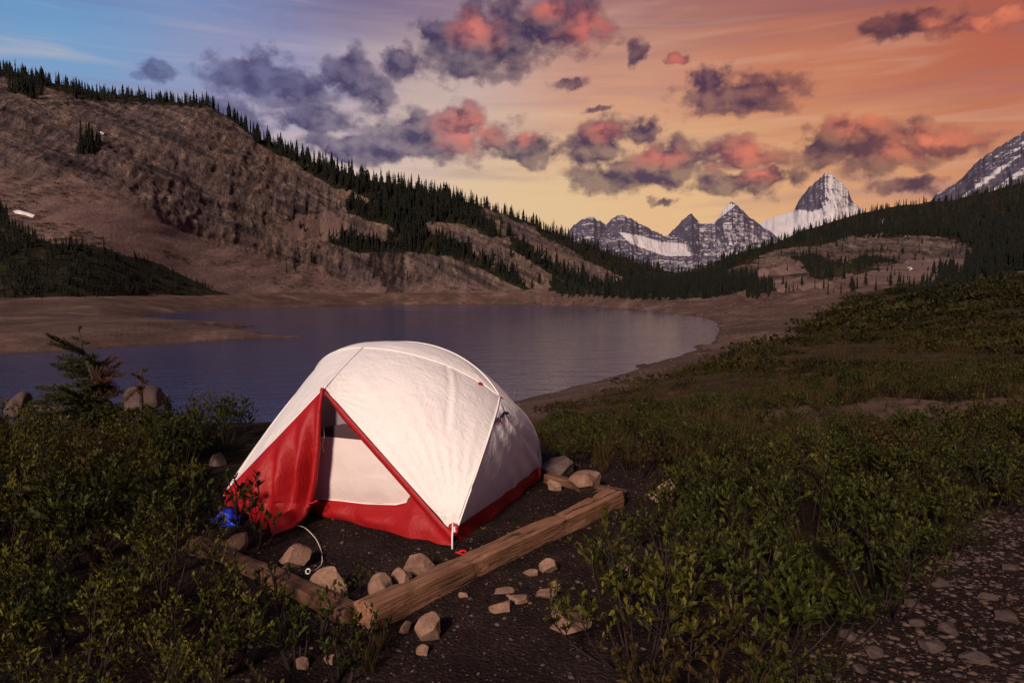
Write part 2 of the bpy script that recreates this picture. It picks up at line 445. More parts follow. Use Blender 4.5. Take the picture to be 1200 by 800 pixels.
def mat_water():
    m, n, bs, _ = new_mat('lake_water')
    p = pos(n)
    a = n.noise(n.vm('MULTIPLY', p, (0.55, 1.0, 1.0)), 0.55, 5.0, 0.6)
    b = n.noise(n.vm('MULTIPLY', p, (0.7, 1.0, 1.0)), 3.2, 3.0, 0.6)
    gust = n.noise(n.vm('MULTIPLY', p, (0.012, 0.04, 1.0)), 1.0, 3.0, 0.5)
    n.put(bs.inputs['Base Color'], (0.020, 0.034, 0.115, 1))
    n.put(bs.inputs['Roughness'], n.rng(gust, 0.35, 0.65, 0.07, 0.16))
    bs.inputs['IOR'].default_value = 1.33
    hgt = n.m('ADD', n.m('MULTIPLY', a, 0.5), n.m('MULTIPLY', b, 0.14))
    n.put(bs.inputs['Normal'], n.bump(hgt, 0.7, 0.32))
    return m
def mat_mountain():
    m, n, bs, _ = new_mat('snow_and_rock')
    p = pos(n); sp_ = n.scale(p, 0.001)
    sn = attr(n, 'snow')
    nz = n.noise(n.vm('MULTIPLY', sp_, (6.0, 6.0, 16.0)), 3.0, 8.0, 0.7)
    band = n.noise(n.vm('MULTIPLY', sp_, (0.8, 0.8, 30.0)), 1.0, 5.0, 0.7)
    nrm = n.node('ShaderNodeNewGeometry').outputs['Normal']
    up = n.xyz(nrm)[2]
    f = n.m('ADD', sn, n.m('ADD', n.m('MULTIPLY', n.m('SUBTRACT', nz, 0.5), 2.2), n.m('ADD', n.m('MULTIPLY', n.m('SUBTRACT', band, 0.5), 1.3), n.m('MULTIPLY', n.m('SUBTRACT', up, 0.74), 0.9))))
    f = n.rng(f, 0.34, 0.68)
    rock = n.ramp(nz, [(0.3, (0.045, 0.045, 0.085)), (0.55, (0.10, 0.085, 0.12)), (0.75, (0.22, 0.165, 0.16))])
    c = n.mix(f, rock, (0.60, 0.56, 0.58, 1))
    n.put(bs.inputs['Base Color'], c); bs.inputs['Roughness'].default_value = 0.9
    bs.inputs['Specular IOR Level'].default_value = 0.1
    n.put(bs.inputs['Normal'], n.bump(n.m('ADD', nz, n.m('MULTIPLY', band, 0.6)), 0.6, 28.0))
    return m
def mat_simple(name, col, rough=0.8, var=0.25, scale=6.0, spec=0.2, bump=0.0, bdist=0.02, tint=None, transl=0.0):
    m, n, bs, out = new_mat(name)
    p = n.node('ShaderNodeTexCoord').outputs['Object']
    nz = n.noise(p, scale, 5.0, 0.65)
    dark = tuple(v * (1 - var) for v in col) + (1,); lite = tuple(min(1, v * (1 + var)) for v in col) + (1,)
    c = n.ramp(nz, [(0.3, dark), (0.7, lite)])
    if tint:
        t = attr(n, 'tint')
        c = n.mix(t, c, n.mix(n.rng(nz, 0.3, 0.7), tuple(tint) + (1,), tuple(v * 1.25 for v in tint) + (1,)))
    n.put(bs.inputs['Base Color'], c)
    bs.inputs['Roughness'].default_value = rough; bs.inputs['Specular IOR Level'].default_value = spec
    if bump: n.put(bs.inputs['Normal'], n.bump(nz, bump, bdist))
    if transl:
        tr = n.node('ShaderNodeBsdfTranslucent'); n.put(tr.inputs[0], c)
        mxs = n.node('ShaderNodeMixShader'); mxs.inputs[0].default_value = transl
        n.l.new(bs.outputs[0], mxs.inputs[1]); n.l.new(tr.outputs[0], mxs.inputs[2]); n.l.new(mxs.outputs[0], out.inputs[0])
    return m
M = {}
M['hill'] = mat_hill(); M['shore'] = mat_shore(); M['soil'] = mat_soil(); M['water'] = mat_water(); M['mount'] = mat_mountain()
M['spruce'] = mat_simple('spruce_needles', (0.0065, 0.0075, 0.005), 0.9, 0.4, 0.6)
M['bark'] = mat_simple('bark', (0.05, 0.035, 0.028), 0.95, 0.4, 30, bump=0.5)
M['snow'] = mat_simple('old_snow', (0.72, 0.66, 0.66), 0.8, 0.08, 2.0)

# ================================================================== TERRAIN
K = lambda knots: (lambda px: np.interp(px, [k[0] for k in knots], [k[1] for k in knots]))
def KS(knots, w_=30):
    f = K(knots); return lambda px: sum(f(np.asarray(px, float) + d) for d in np.linspace(-w_, w_, 9)) / 9
yw = lambda py: float(y_at(py, WATER - 0.03))
N1Y = K([(-700, 8.0), (380, 8.0), (560, 6.2), (1900, 6.0)])
N2Z = K([(-700, -2.3), (430, -2.3), (600, -1.1), (700, -0.85), (850, -0.5), (1000, -0.12), (1200, 0.05), (1900, 0.3)])
N3Y = K([(-700, 14.0), (430, 14.0), (600, 25.0), (1900, 25.0)])
N3Z = K([(-700, -3.0), (430, -3.0), (600, -2.6), (700, -2.3), (850, -1.55), (1000, -0.85), (1200, -0.4), (1900, 0.4)])
F0Y = K([(-700, 18), (430, 18), (520, 26), (600, yw(471)), (650, yw(459)), (700, yw(446)), (760, yw(430)), (800, yw(415)), (824, yw(405)), (870, 66), (930, 60), (1900, 60)])
F0Z = K([(-700, -4.03), (826, -4.03), (860, -3.5), (900, -2.7), (1000, -1.9), (1200, -1.0), (1900, 0.5)])
F1Y = K([(-700, 130), (0, yw(379)), (116, yw(379)), (140, yw(375)), (200, yw(367)), (280, yw(362)), (460, yw(357.5)), (560, yw(357)), (650, yw(357.5)), (700, yw(360)), (760, yw(365)), (800, yw(369)), (830, yw(374)), (900, 140), (1000, 130), (1200, 110), (1900, 100)])
F1Z = K([(-700, -4.03), (832, -4.03), (860, -3.5), (900, float(z_at(372, 140))), (1000, float(z_at(362, 130))), (1200, float(z_at(341, 110))), (1900, float(z_at(322, 100)))])
F2P = KS([(-700, 352), (0, 349), (100, 347), (270, 346), (330, 342), (400, 343), (620, 343), (700, 345), (760, 350), (830, 352), (900, 345), (1000, 335), (1200, 322), (1900, 300)])
F2Y = KS([(-700, 175), (0, 180), (100, 200), (270, 290), (400, 385), (620, 390), (700, 320), (760, 260), (830, 220), (900, 220), (1000, 210), (1200, 180), (1900, 160)])
F3P = KS([(-700, 150), (0, 205), (70, 208), (150, 235), (230, 282), (290, 298), (400, 332), (470, 338), (550, 340), (650, 338), (730, 335), (800, 335), (830, 332), (900, 317), (1000, 312), (1150, 304), (1200, 300), (1900, 260)])
F3Y = KS([(-700, 270), (0, 290), (150, 310), (290, 370), (400, 405), (550, 415), (650, 420), (730, 430), (800, 420), (900, 400), (1000, 380), (1200, 340), (1900, 300)])
FMP = KS([(-700, 20), (0, 110), (150, 150), (240, 165), (290, 200), (400, 270), (480, 278), (560, 285), (650, 300), (730, 318), (800, 326), (850, 302), (900, 287), (1000, 276), (1140, 272), (1200, 268), (1900, 220)])
FMY = KS([(-700, 350), (0, 355), (240, 385), (400, 425), (560, 440), (650, 450), (730, 470), (800, 520), (900, 480), (1000, 470), (1200, 430), (1900, 400)])
F4P = K([(-700, -60), (-100, 60), (0, 80), (90, 104), (180, 116), (245, 124), (290, 152), (340, 182), (420, 208), (480, 220), (560, 240), (620, 262), (700, 293), (760, 313), (795, 322), (812, 320), (850, 306), (900, 290), (940, 271), (1000, 252), (1060, 240), (1120, 234), (1200, 214), (1300, 190), (1900, 150)])
F4Y = KS([(-700, 420), (0, 430), (250, 450), (420, 470), (560, 500), (700, 540), (790, 700), (850, 800), (1000, 800), (1200, 750), (1900, 700)])

def H_near(x, y):
    """ground height for y < 25"""
    x = np.asarray(x, float); y = np.asarray(y, float)
    px = np.clip(600 + FPX * x / np.maximum(y * CP + 0.12, 0.4), -700, 1900)
    y1, y3, y0 = N1Y(px), N3Y(px), F0Y(px); z2, z3, z0 = N2Z(px), N3Z(px), F0Z(px)
    z = np.where(y < y1, 0, np.where(y < 12, z2 * (y - y1) / (12 - y1), np.where(y < y3, z2 + (z3 - z2) * (y - 12) / (y3 - 12), z3 + (z0 - z3) * (y - y3) / (y0 - y3))))
    z = z + 0.05 * fbm(x * 0.5, y * 0.5, 0, 3, 5) * sstep(5.5, 9, np.hypot(x + 0.9, y - 4.9) * 2)
    return z
# outline of the levelled tent pad (x, y)
PAD = [tuple(G(432, 736)[:2]), tuple(G(735, 588)[:2]), tuple(G(640, 560)[:2] + np.array([0.1, 0.3])), tuple(G(250, 560)[:2]), tuple(G(232, 642)[:2])]
def ground_z(x, y):
    x = np.asarray(x, float); y = np.asarray(y, float)
    z = H_near(x, y)
    z = z + 0.018 * fbm(x * 3, y * 3, 0, 3, 9) + 0.006 * fbm(x * 14, y * 14, 0, 2, 11)
    return z

BARE = [[(640, 470), (760, 462), (745, 488), (650, 500)], [(960, 480), (1040, 464), (1110, 472), (1260, 454), (1260, 468), (1130, 488), (1120, 502), (1010, 492)], [(880, 480), (960, 476), (965, 500), (890, 502)]]
def build_near_ground():
    xs = np.arange(-14, 16.01, 0.07); ys = np.concatenate([np.arange(-5, 2, 0.14), np.arange(2, 14.01, 0.055)])
    X, Y = np.meshgrid(xs, ys)
    Z = ground_z(X, Y)
    P = np.stack([X, Y, Z], -1)
    px, py = project(P)
    litter = np.where((Y > 6.5) | (X < -2.0) | (X > 1.3), 0.75, 0.05)
    d = fbm(X * 0.8, Y * 0.8, 0, 3, 21)
    litter = np.clip(litter + d * 0.3, 0, 1)
    path = in_poly(px, py, [(1240, 560), (1240, 900), (960, 900), (1000, 760), (1090, 690), (1150, 620)]).astype(float)
    jx = px + 10 * fbm(X * 2, Y * 2, 0, 3, 31); jy = py + 5 * fbm(X * 2, Y * 2, 0, 3, 32)
    bare = np.zeros_like(path)
    for q in BARE: bare = np.maximum(bare, in_poly(jx, jy, q))
    mask = np.stack([litter * (1 - path), path, bare], -1)
    me = mesh_from('ground', P.reshape(-1, 3), grid_faces(len(ys), len(xs)), M['soil'], True, {'mask': mask.reshape(-1, 3)})
    tag(link('ground', me), 'dark gravelly soil of the campsite under the tent and shrubs', 'ground', kind='structure')
build_near_ground()

# ---- far terrain: rows follow the shore, beach, scree, cliff and ridge lines
px_cols = np.concatenate([np.arange(-700, -60, 20), np.arange(-60, 1260, 1.7), np.arange(1260, 1901, 20)])
NC = len(px_cols)
def lines():
    p = px_cols; L = []
    Y = np.full(NC, 12.6); L.append((Y, None))
    L.append((np.maximum(N3Y(p), 13.2), N3Z(p)))
    L.append((F0Y(p), F0Z(p)))
    land = sstep(812, 850, p)
    L.append(((F0Y(p) + F1Y(p)) / 2, -6.0 * (1 - land) + land * (F0Z(p) + F1Z(p)) / 2))
    L.append((F1Y(p), F1Z(p)))
    L.append((F2Y(p), z_at(F2P(p), F2Y(p))))
    L.append((F3Y(p), z_at(F3P(p), F3Y(p))))
    L.append((FMY(p), z_at(FMP(p), FMY(p))))
    L.append((F4Y(p), z_at(F4P(p), F4Y(p))))
    L.append((F4Y(p) + 90, z_at(F4P(p), F4Y(p)) - 22))
    L.append((np.full(NC, 1600.0), np.full(NC, -15.0)))
    L[0] = (Y, N2Z(p) + (N3Z(p) - N2Z(p)) * np.clip((12.6 - 12) / (np.maximum(N3Y(p), 13.2) - 12), 0, 1) - 0.12)
    return L
LN = lines()
CNT = [14, 40, 30, 40, 45, 70, 80, 90, 8, 6]
rowsY, rowsZ, seg = [], [], []
for k, c in enumerate(CNT):
    (ya, za), (yb, zb) = LN[k], LN[k + 1]
    for j in range(c):
        t = j / c
        rowsY.append(ya + (yb - ya) * t); rowsZ.append(za + (zb - za) * t); seg.append(k + t)
rowsY.append(LN[-1][0]); rowsZ.append(LN[-1][1]); seg.append(len(CNT))
TY = np.array(rowsY); TZ = np.array(rowsZ); seg = np.array(seg)[:, None] + 0 * TY
TPX = np.broadcast_to(px_cols, TY.shape)
TX = x_at(TPX, TY, TZ)
# long gravel spit reaching into the lake on the left
sp_a = np.array([x_at(-250, 105, WATER), 105.0]); sp_b = np.array([x_at(118, yw(396), WATER), yw(396)]); sp_c = np.array([x_at(322, yw(395.2), WATER), yw(395.2)])
def seg_dist(X, Y, a, b):
    d = b - a; t = np.clip(((X - a[0]) * d[0] + (Y - a[1]) * d[1]) / (d @ d), 0, 1)
    return np.hypot(X - a[0] - t * d[0], Y - a[1] - t * d[1]), t
d1, t1 = seg_dist(TX, TY, sp_a, sp_b); d2, t2 = seg_dist(TX, TY, sp_b, sp_c)
w1 = 66.0 - 33 * t1; w2 = 30 * (1 - t2) + 3.0
spit = np.maximum(np.where(t1 < 1, (2.4 - 0.8 * t1) * np.clip(1 - (d1 / w1) ** 2, -2, 1), -2.0), (1.6 * (1 - t2) + 0.30) * np.clip(1 - (d2 / w2) ** 2, -2, 1))
spit_z = WATER + spit + 0.25 * fbm(TX * 0.08, TY * 0.08, 0, 4, 40)
lowland = (seg > 2) & (seg < 5.0) & (TPX < 420) & (spit > -0.8)
TZ = np.where(lowland, np.maximum(TZ, spit_z), TZ)
# relief
hill = sstep(5.0, 6.2, seg)
knoll = sstep(835, 870, TPX) * (1 - sstep(985, 1030, TPX)) * sstep(4.2, 4.8, seg) * (1 - sstep(5.8, 6.3, seg))
TZ = TZ + knoll * (4.5 * np.maximum(0, ridged(TX / 38, TY / 55, 0, 3, 300) - .42) * 2.2 + 0.9 * fbm(TX / 7, TY / 7, 0, 3, 301))
shore_n = 0.22 * fbm(TX * 0.15, TY * 0.15, 0, 4, 3) * sstep(0.3, 1, seg) * (1 - hill) * np.clip((TY - 12) / 40, 0, 1.6)
nearline = np.exp(-((TZ - WATER) / 0.6) ** 2)
TZ = TZ + shore_n * (1 + 1.5 * (TPX > 840) * sstep(4, 5, seg))
P0 = np.stack([TX, TY, TZ], -1)
gx = np.gradient(P0, axis=1); gy = np.gradient(P0, axis=0)
nrm = np.cross(gx, gy); nrm /= np.linalg.norm(nrm, axis=-1, keepdims=True) + 1e-9
JX = TPX + 9 * fbm(TX * 0.05, TY * 0.05, TZ * 0.05, 4, 60); JY = project(P0)[1] + 7 * fbm(TX * 0.05, TY * 0.05, TZ * 0.05, 4, 61)
FOREST = [  # where trees stand on the left slope, as outlines
    [(-80, 40), (0, 72), (90, 100), (180, 110), (245, 118), (256, 128), (200, 126), (90, 116), (0, 92), (-80, 80)],
    [(250, 118), (300, 150), (350, 178), (430, 205), (500, 215), (560, 236), (548, 248), (520, 255), (515, 240), (480, 245), (440, 240), (400, 222), (350, 196), (300, 168)],
    [(470, 215), (540, 228), (560, 245), (572, 262), (590, 282), (570, 276), (545, 262), (500, 262), (480, 285), (455, 262), (462, 240)],
    [(405, 238), (455, 242), (490, 250), (500, 264), (480, 268), (430, 258), (405, 250)],
    [(385, 282), (390, 276), (450, 286), (470, 268), (530, 282), (562, 300), (600, 320), (625, 338), (612, 338), (570, 316), (530, 300), (470, 296), (420, 295)],
    [(592, 270), (615, 285), (650, 312), (700, 330), (735, 338), (720, 342), (680, 338), (640, 320), (600, 292)],
    [(560, 236), (620, 256), (700, 286), (760, 308), (800, 318), (830, 335), (800, 348), (760, 348), (735, 340), (733, 325), (700, 312), (660, 290), (625, 268), (590, 252)],
    [(640, 330), (735, 336), (800, 340), (800, 352), (700, 350), (650, 346)],
    [(-80, 180), (0, 235), (14, 268), (60, 285), (110, 290), (180, 306), (225, 328), (268, 344), (140, 348), (-80, 352)],
    [(95, 165), (120, 168), (112, 180), (90, 182)], [(20, 95), (50, 110), (40, 118), (10, 108)],
]
FOREST_R = [
    [(795, 325), (850, 302), (900, 286), (940, 268), (1000, 249), (1060, 237), (1120, 231), (1200, 211), (1320, 180), (1320, 320), (1200, 318), (1150, 322), (1130, 312), (1145, 290), (1100, 278), (1020, 276), (940, 284), (880, 300), (850, 318), (835, 340), (800, 345)],
    [(800, 330), (880, 326), (890, 340), (830, 350), (790, 352)],
    [(925, 302), (948, 298), (985, 310), (1018, 301), (1050, 307), (1025, 311), (1005, 320), (985, 316), (978, 330), (955, 326), (942, 312)],
    [(850, 300), (900, 285), (1000, 270), (1130, 268), (1130, 276), (1000, 280), (910, 294), (860, 312)],
    [(870, 335), (910, 338), (905, 350), (875, 350)], [(1090, 318), (1145, 322), (1180, 330), (1130, 334), (1095, 330)],
]
veg = np.zeros_like(TZ)
for poly in FOREST + FOREST_R: veg = np.maximum(veg, in_poly(JX, JY, poly) & (seg > 4.6) & (seg < 8.6))
veg = veg.astype(float)
veg = np.maximum(veg, (0.44 + 0.5 * fbm(TX / 45, TY / 45, TZ / 45, 3, 404)) * sstep(815, 850, TPX) * (seg > 4.95))
veg[in_poly(JX, JY, [(985, 330), (1020, 316), (1070, 305), (1140, 304), (1145, 318), (1110, 326), (1010, 334)])] = 0.05
veg[(seg >= 8.2)] = 1.0
scree = 1 - sstep(5.85, 6.15, seg + 0.12 * fbm(TX * 0.04, TY * 0.04, 0, 3, 70))
for poly in ([(-80, 215), (30, 230), (60, 222), (75, 205), (100, 215), (130, 232), (180, 262), (235, 300), (268, 345), (-80, 350)],
             [(260, 300), (285, 296), (310, 306), (345, 312), (365, 308), (385, 322), (430, 345), (260, 352)],
             [(330, 262), (385, 245), (410, 262), (395, 280), (340, 285)],
             [(980, 330), (1020, 316), (1070, 305), (1140, 304), (1145, 318), (1110, 326), (1010, 334)]):
    scree = np.maximum(scree, in_poly(JX, JY, poly))
stain_shade = np.zeros_like(TZ)  # cleft in the lower cliff: dark rock, with its shade painted in
for poly in ([(436, 298), (452, 288), (473, 286), (474, 345), (452, 345), (446, 326), (432, 316)],):
    stain_shade = np.maximum(stain_shade, in_poly(TPX + 2.0 * fbm(TX, TZ, 0, 2, 3) + 0.8 * (JX - TPX) * (TPX < 462), JY, poly) & (seg > 5))
rockm = hill * (1 - scree) * (1 - 0.7 * veg)
def blur(a, k):
    for ax in (0, 1):
        c = np.cumsum(np.pad(a, [(k + 1, k) if i == ax else (0, 0) for i in (0, 1)], mode='edge'), axis=ax)
        a = (np.take(c, range(2 * k + 1, c.shape[ax]), axis=ax) - np.take(c, range(0, c.shape[ax] - 2 * k - 1), axis=ax)) / (2 * k + 1)
    return a
rockm = blur(rockm, 6)
bedc = TZ + 0.42 * TX
disp = 2.4 * fbm(TX / 34, TY / 34, TZ / 34, 4, 80) + 2.4 * (ridged(bedc / 11, TX / 200, TY / 200, 4, 81) - 0.5) \
     + 1.7 * (ridged(TX / 6.5 + 0.2 * TY / 6.5, TZ / 60, 0, 3, 82) - 0.5) + 1.3 * fbm(TX / 3.2, TY / 3.2, TZ / 3.2, 3, 83)
led = bedc / 17 + 0.35 * fbm(TX / 60, TY / 60, TZ / 60, 2, 84); fr = led - np.floor(led)
disp += 2.8 * (sstep(0.0, 0.22, fr) - fr)
disp -= 2.0 * stain_shade
fade = 1 - sstep(7.8, 8.0, seg) * 0.85
gully = 1.5 * fbm(TX / 9, TY / 30, TZ / 30, 4, 90) * hill * scree
P1 = P0 + nrm * (disp * rockm * fade + gully)[..., None]
P1[..., 2] += 1.6 * fbm(TX / 12, TY / 12, 0, 3, 95) * veg * hill
SX, SY = project(P1)
TF = grid_faces(*TY.shape).reshape(TY.shape[0] - 1, NC - 1, 4)
def cut(name, rsel, csel, mat, label, attrs):
    f = TF[rsel][:, csel].reshape(-1, 4)
    used, inv = np.unique(f, return_inverse=True)
    V = P1.reshape(-1, 3)[used]; F = inv.reshape(-1, 4)
    me = mesh_from(name, V, F, mat, True, {k: a.reshape(-1, a.shape[-1])[used] for k, a in attrs.items()})
    return tag(link(name, me), label, name.replace('_', ' ').split()[-1], kind='structure')
rows_i = np.arange(TY.shape[0] - 1); segr = seg[:-1, 0]; cols_i = np.arange(NC - 1)
hill_mask = np.stack([veg, np.clip(scree, 0, 1) * 1.0, stain_shade.astype(float)], -1)
mv = np.zeros_like(TZ)
mv = np.maximum(mv, in_poly(JX, JY, [(610, 520), (660, 485), (720, 462), (800, 440), (860, 418), (930, 396), (960, 372), (1000, 345), (1080, 330), (1260, 318), (1260, 620), (600, 600)]).astype(float))
mv[(TPX > 1200) & (seg < 5)] = 1
for poly in ([(975, 478), (1040, 466), (1100, 474), (1200, 462), (1260, 458), (1260, 472), (1200, 474), (1130, 486), (1120, 500), (1030, 486)],):
    mv[in_poly(JX, JY, poly)] = 0.0
shore_mask = np.stack([blur(mv, 8), 0 * mv, 0 * mv], -1)
cut('meadow_shore', rows_i[segr < 5.0], cols_i, M['shore'], 'brown gravel lake shore running up into the scrubby green meadow', {'mask': shore_mask})
cut('rocky_hillside', rows_i[segr >= 5.0], cols_i[px_cols[:-1] < 806], M['hill'], 'steep grey rock hillside with scree fans and tree bands across the lake', {'mask': hill_mask})
cut('forested_hillside', rows_i[segr >= 5.0], cols_i[px_cols[:-1] >= 806], M['hill'], 'dark forested hillside with rocky bands beyond the meadow', {'mask': hill_mask})

# lake surface
wx = [-420, 240]; wyv = [13, 470]
me = mesh_from('lake', [(wx[0], wyv[0], WATER), (wx[1], wyv[0], WATER), (wx[1], wyv[1], WATER), (wx[0], wyv[1], WATER)], [(0, 1, 2, 3)], M['water'])
tag(link('lake', me), 'calm violet blue mountain lake reflecting the dusk sky', 'lake', kind='structure')
me = mesh_from('valley_floor', [(-30000, -30000, -16), (30000, -30000, -16), (30000, 30000, -16), (-30000, 30000, -16)], [(0, 1, 2, 3)],
               mat_simple('valley_ground', (0.05, 0.05, 0.03), 0.95, 0.4, 0.01))
tag(link('valley_floor', me), 'flat valley floor far beyond the lake', 'valley', kind='structure')

# ---- far snowy mountains
def mountain(name, label, ridge, Y, base_py, W, snow_fn, seed, relief=0.16, ribs=1.0):
    rx = np.array([r[0] for r in ridge], float); ry = np.array([r[1] for r in ridge], float)
    p = np.arange(rx[0], rx[-1] + 0.01, 0.8); n = len(p)
    top = np.interp(p, rx, ry) + 2.2 * fbm(p / 4, 0 * p + seed, 0, 4, seed, 0.6)
    R = 70; s = np.linspace(0, 1, R)[:, None]
    zt = z_at(top, Y)[None]; zb = float(z_at(base_py, Y)) - 100
    zz = zb + (zt - zb) * s ** 1.15
    PX = np.broadcast_to(p, zz.shape)
    YY = Y - W * (1 - s) + 0 * PX
    amp = (zt - zb) * relief * np.sin(np.pi * np.clip(s, 0, 1) ** 0.8) * ribs
    rib = ridged(PX / 22 + 1.2 * s, s * 1.6, 0, 4, seed + 3) - 0.5
    YY = YY - rib * amp * 2.2
    zz = zz + amp * 0.6 * fbm(PX / 9, s * 6, 0, 4, seed + 9)
    X = x_at(PX, YY, zz)
    back = np.stack([x_at(p, Y + W, zt[0] * 0 + zb), np.full(n, Y + W), np.full(n, zb)], -1)[None]
    V = np.concatenate([np.stack([X, YY, zz], -1), back], 0)
    sx, sy = project(V)
    sn = snow_fn(sx, sy)
    me = mesh_from(name, V.reshape(-1, 3), grid_faces(R + 1, n), M['mount'], True, {'snow': sn.ravel()})
    return tag(link(name, me), label, 'mountain', kind='structure')
def snow_shade_pyramid(px, py):
    crest = np.interp(py, [200, 215, 235, 255], [967, 965, 969, 952])
    s = 0.12 + 0.58 * sstep(-6, 6, px - crest + 3 * fbm(px / 4, py / 4, 0, 2, 3))  # shade of the left face put into colour as bare dark rock
    s = np.where(py > 247 + 0.06 * (935 - px) + 3 * fbm(px / 6, py / 6, 0, 2, 4), 0.95, s)
    return s
mountain('snowy_mountain', 'tall pyramid peak plastered with snow on the right, shade painted into its left face', [(872, 275), (890, 262), (905, 255), (930, 248), (936, 236), (946, 222), (957, 212), (963, 206), (968, 202), (974, 205), (986, 214), (994, 222), (997, 233), (1004, 240), (1030, 262), (1070, 285)], 9000, 300, 2600, snow_shade_pyramid, 5, 0.10)
def snow_mid(px, py):
    s = 0.20 + 0.10 * sstep(835, 860, px)
    s = np.where(in_poly(px, py, [(815, 262), (835, 250), (850, 238), (862, 240), (848, 252), (835, 262)]), 1.0, s)
    s = np.where(in_poly(px, py, [(720, 272), (745, 276), (770, 284), (800, 284), (806, 300), (795, 308), (770, 290), (735, 284)]), 1.0, s)
    s = np.where((px < 812) & (px > 782) & (py < 280), 0.05, s)
    return s
mountain('snowy_mountain', 'broad rocky peak with a snow shoulder next to a dark fin', [(765, 300), (778, 280), (790, 268), (800, 257), (810, 249), (814, 254), (820, 262), (838, 260), (848, 245), (857, 237), (866, 242), (876, 252), (888, 262), (898, 268), (925, 290)], 7000, 312, 1800, snow_mid, 15, 0.12)
def snow_low(px, py):
    s = 0.19 + 0 * px
    s = np.where(in_poly(px, py, [(725, 272), (750, 276), (775, 284), (810, 286), (810, 300), (780, 300), (740, 286)]), 1.05, s)
    return s
mountain('snowy_mountain', 'low twin rocky summits above a snowfield behind the wooded ridge', [(650, 300), (668, 268), (680, 258), (692, 253), (702, 258), (710, 264), (718, 256), (726, 252), (738, 255), (750, 262), (765, 270), (780, 276), (800, 281), (830, 300)], 6200, 315, 1500, snow_low, 25, 0.12)
def snow_right(px, py):
    t = fbm((px + 1.5 * py) / 30, (py - 0.75 * px * -1) / 7, 0, 4, 8)
    return -0.12 + 1.5 * t
mountain('snowy_mountain', 'dark mountain shoulder streaked with snow above the forested hillside', [(1070, 262), (1095, 229), (1110, 221), (1128, 208), (1142, 192), (1165, 175), (1180, 166), (1200, 155), (1240, 135), (1300, 110), (1420, 90)], 2600, 262, 700, snow_right, 35, 0.07)

# snow patches lying on the slopes
def on_hill(px, py):
    c = np.argmin(np.abs(px_cols - px)); col = SY[:, c]; r0 = np.searchsorted(seg[:, 0], 4.3)
    r1 = np.searchsorted(seg[:, 0], 8.0)
    r = r0 + np.argmin(np.abs(col[r0:r1 + 1] - py)); return r, c
def snow_patch(outline, label):
    c = np.mean(outline, 0); n = len(outline); V = []; F = []
    rings = [0.0, 0.5, 1.0]
    r_, c_ = on_hill(*c); base = P1[r_, c_]
    for k, rg in enumerate(rings):
        for (px, py) in outline:
            q = c + (np.array([px, py]) - c) * rg
            r_, c_ = on_hill(q[0], q[1]); p_ = P1[r_, c_]
            V.append(at(q[0], q[1], p_[1] - 1.6 * (1.25 - rg * 0.9)) - base)
    for k in range(len(rings) - 1):
        for i in range(n): F.append((k * n + i, k * n + (i + 1) % n, (k + 1) * n + (i + 1) % n, (k + 1) * n + i))
    me = mesh_from('snow_patch', V, F, M['snow'])
    tag(link('snow_patch', me, loc=base), label, 'snow')
snow_patch([(15, 247), (22, 246), (32, 249), (41, 252), (38, 255), (28, 252), (18, 250)], 'long white snow patch on the scree at the foot of the rocky hillside')
snow_patch([(114, 155), (118, 154), (122, 156), (121, 158), (116, 158)], 'tiny white snow patch high on the rocky hillside under the ridge trees')
snow_patch([(722, 326), (727, 324), (730, 327), (726, 330), (721, 329)], 'small white snow patch at the low end of the pale rock slab')
snow_patch([(1063, 313), (1067, 312), (1070, 315), (1066, 317)], 'small white snow patch on the bare scree below the forested hillside')
snow_patch([(1032, 257), (1036, 256), (1036, 264), (1033, 264)], 'narrow white snow patch in a gap of the dark hillside forest')

# ---- conifers on the slopes
def spruce_arrays(tiers, pts, seed, width=0.16):
    r = random.Random(seed); V = []; F = []
    for t in range(tiers):
        f = t / tiers
        z0 = 0.0 + 0.97 * f; z1 = z0 + 1.35 / tiers + 0.05
        rad = width * (1 - f) ** 0.85 * r.uniform(0.8, 1.2) + 0.012
        b = len(V); ph = r.uniform(0, 6.3)
        V.append((r.uniform(-.004, .004), r.uniform(-.004, .004), min(z1, 1.02)))
        for k in range(pts * 2):
            a = ph + k / (pts * 2) * 2 * pi
            rr_ = rad * (r.uniform(0.75, 1.25) if k % 2 == 0 else r.uniform(0.3, 0.5))
            V.append((rr_ * cos(a), rr_ * sin(a), z0 + (r.uniform(-0.02, 0.0) if k % 2 == 0 else 0.035)))
        for k in range(pts * 2): F.append((b, b + 1 + k, b + 1 + (k + 1) % (pts * 2)))
    tv = []; b = len(V)
    for k in range(4):
        a = k * pi / 2; V.append((0.014 * cos(a), 0.014 * sin(a), -0.12))
    V.append((0, 0, 0.75))
    for k in range(4): F.append((b + k, b + (k + 1) % 4, b + 4))
    return np.array(V), np.array(F), b
TREE_HI = [spruce_arrays(11, 6, 100 + i, (.10, .13, .15, .17, .20, .23, .07, .12)[i]) for i in range(8)]
TREE_LO = [spruce_arrays(6, 4, 200 + i, (.09, .13, .16, .19, .23, .07)[i]) for i in range(6)]
tree_meshes = []
for i, (V, F, b) in enumerate(TREE_HI):
    tree_meshes.append(mesh_from('spruce_tree', V, F, M['spruce'], False))

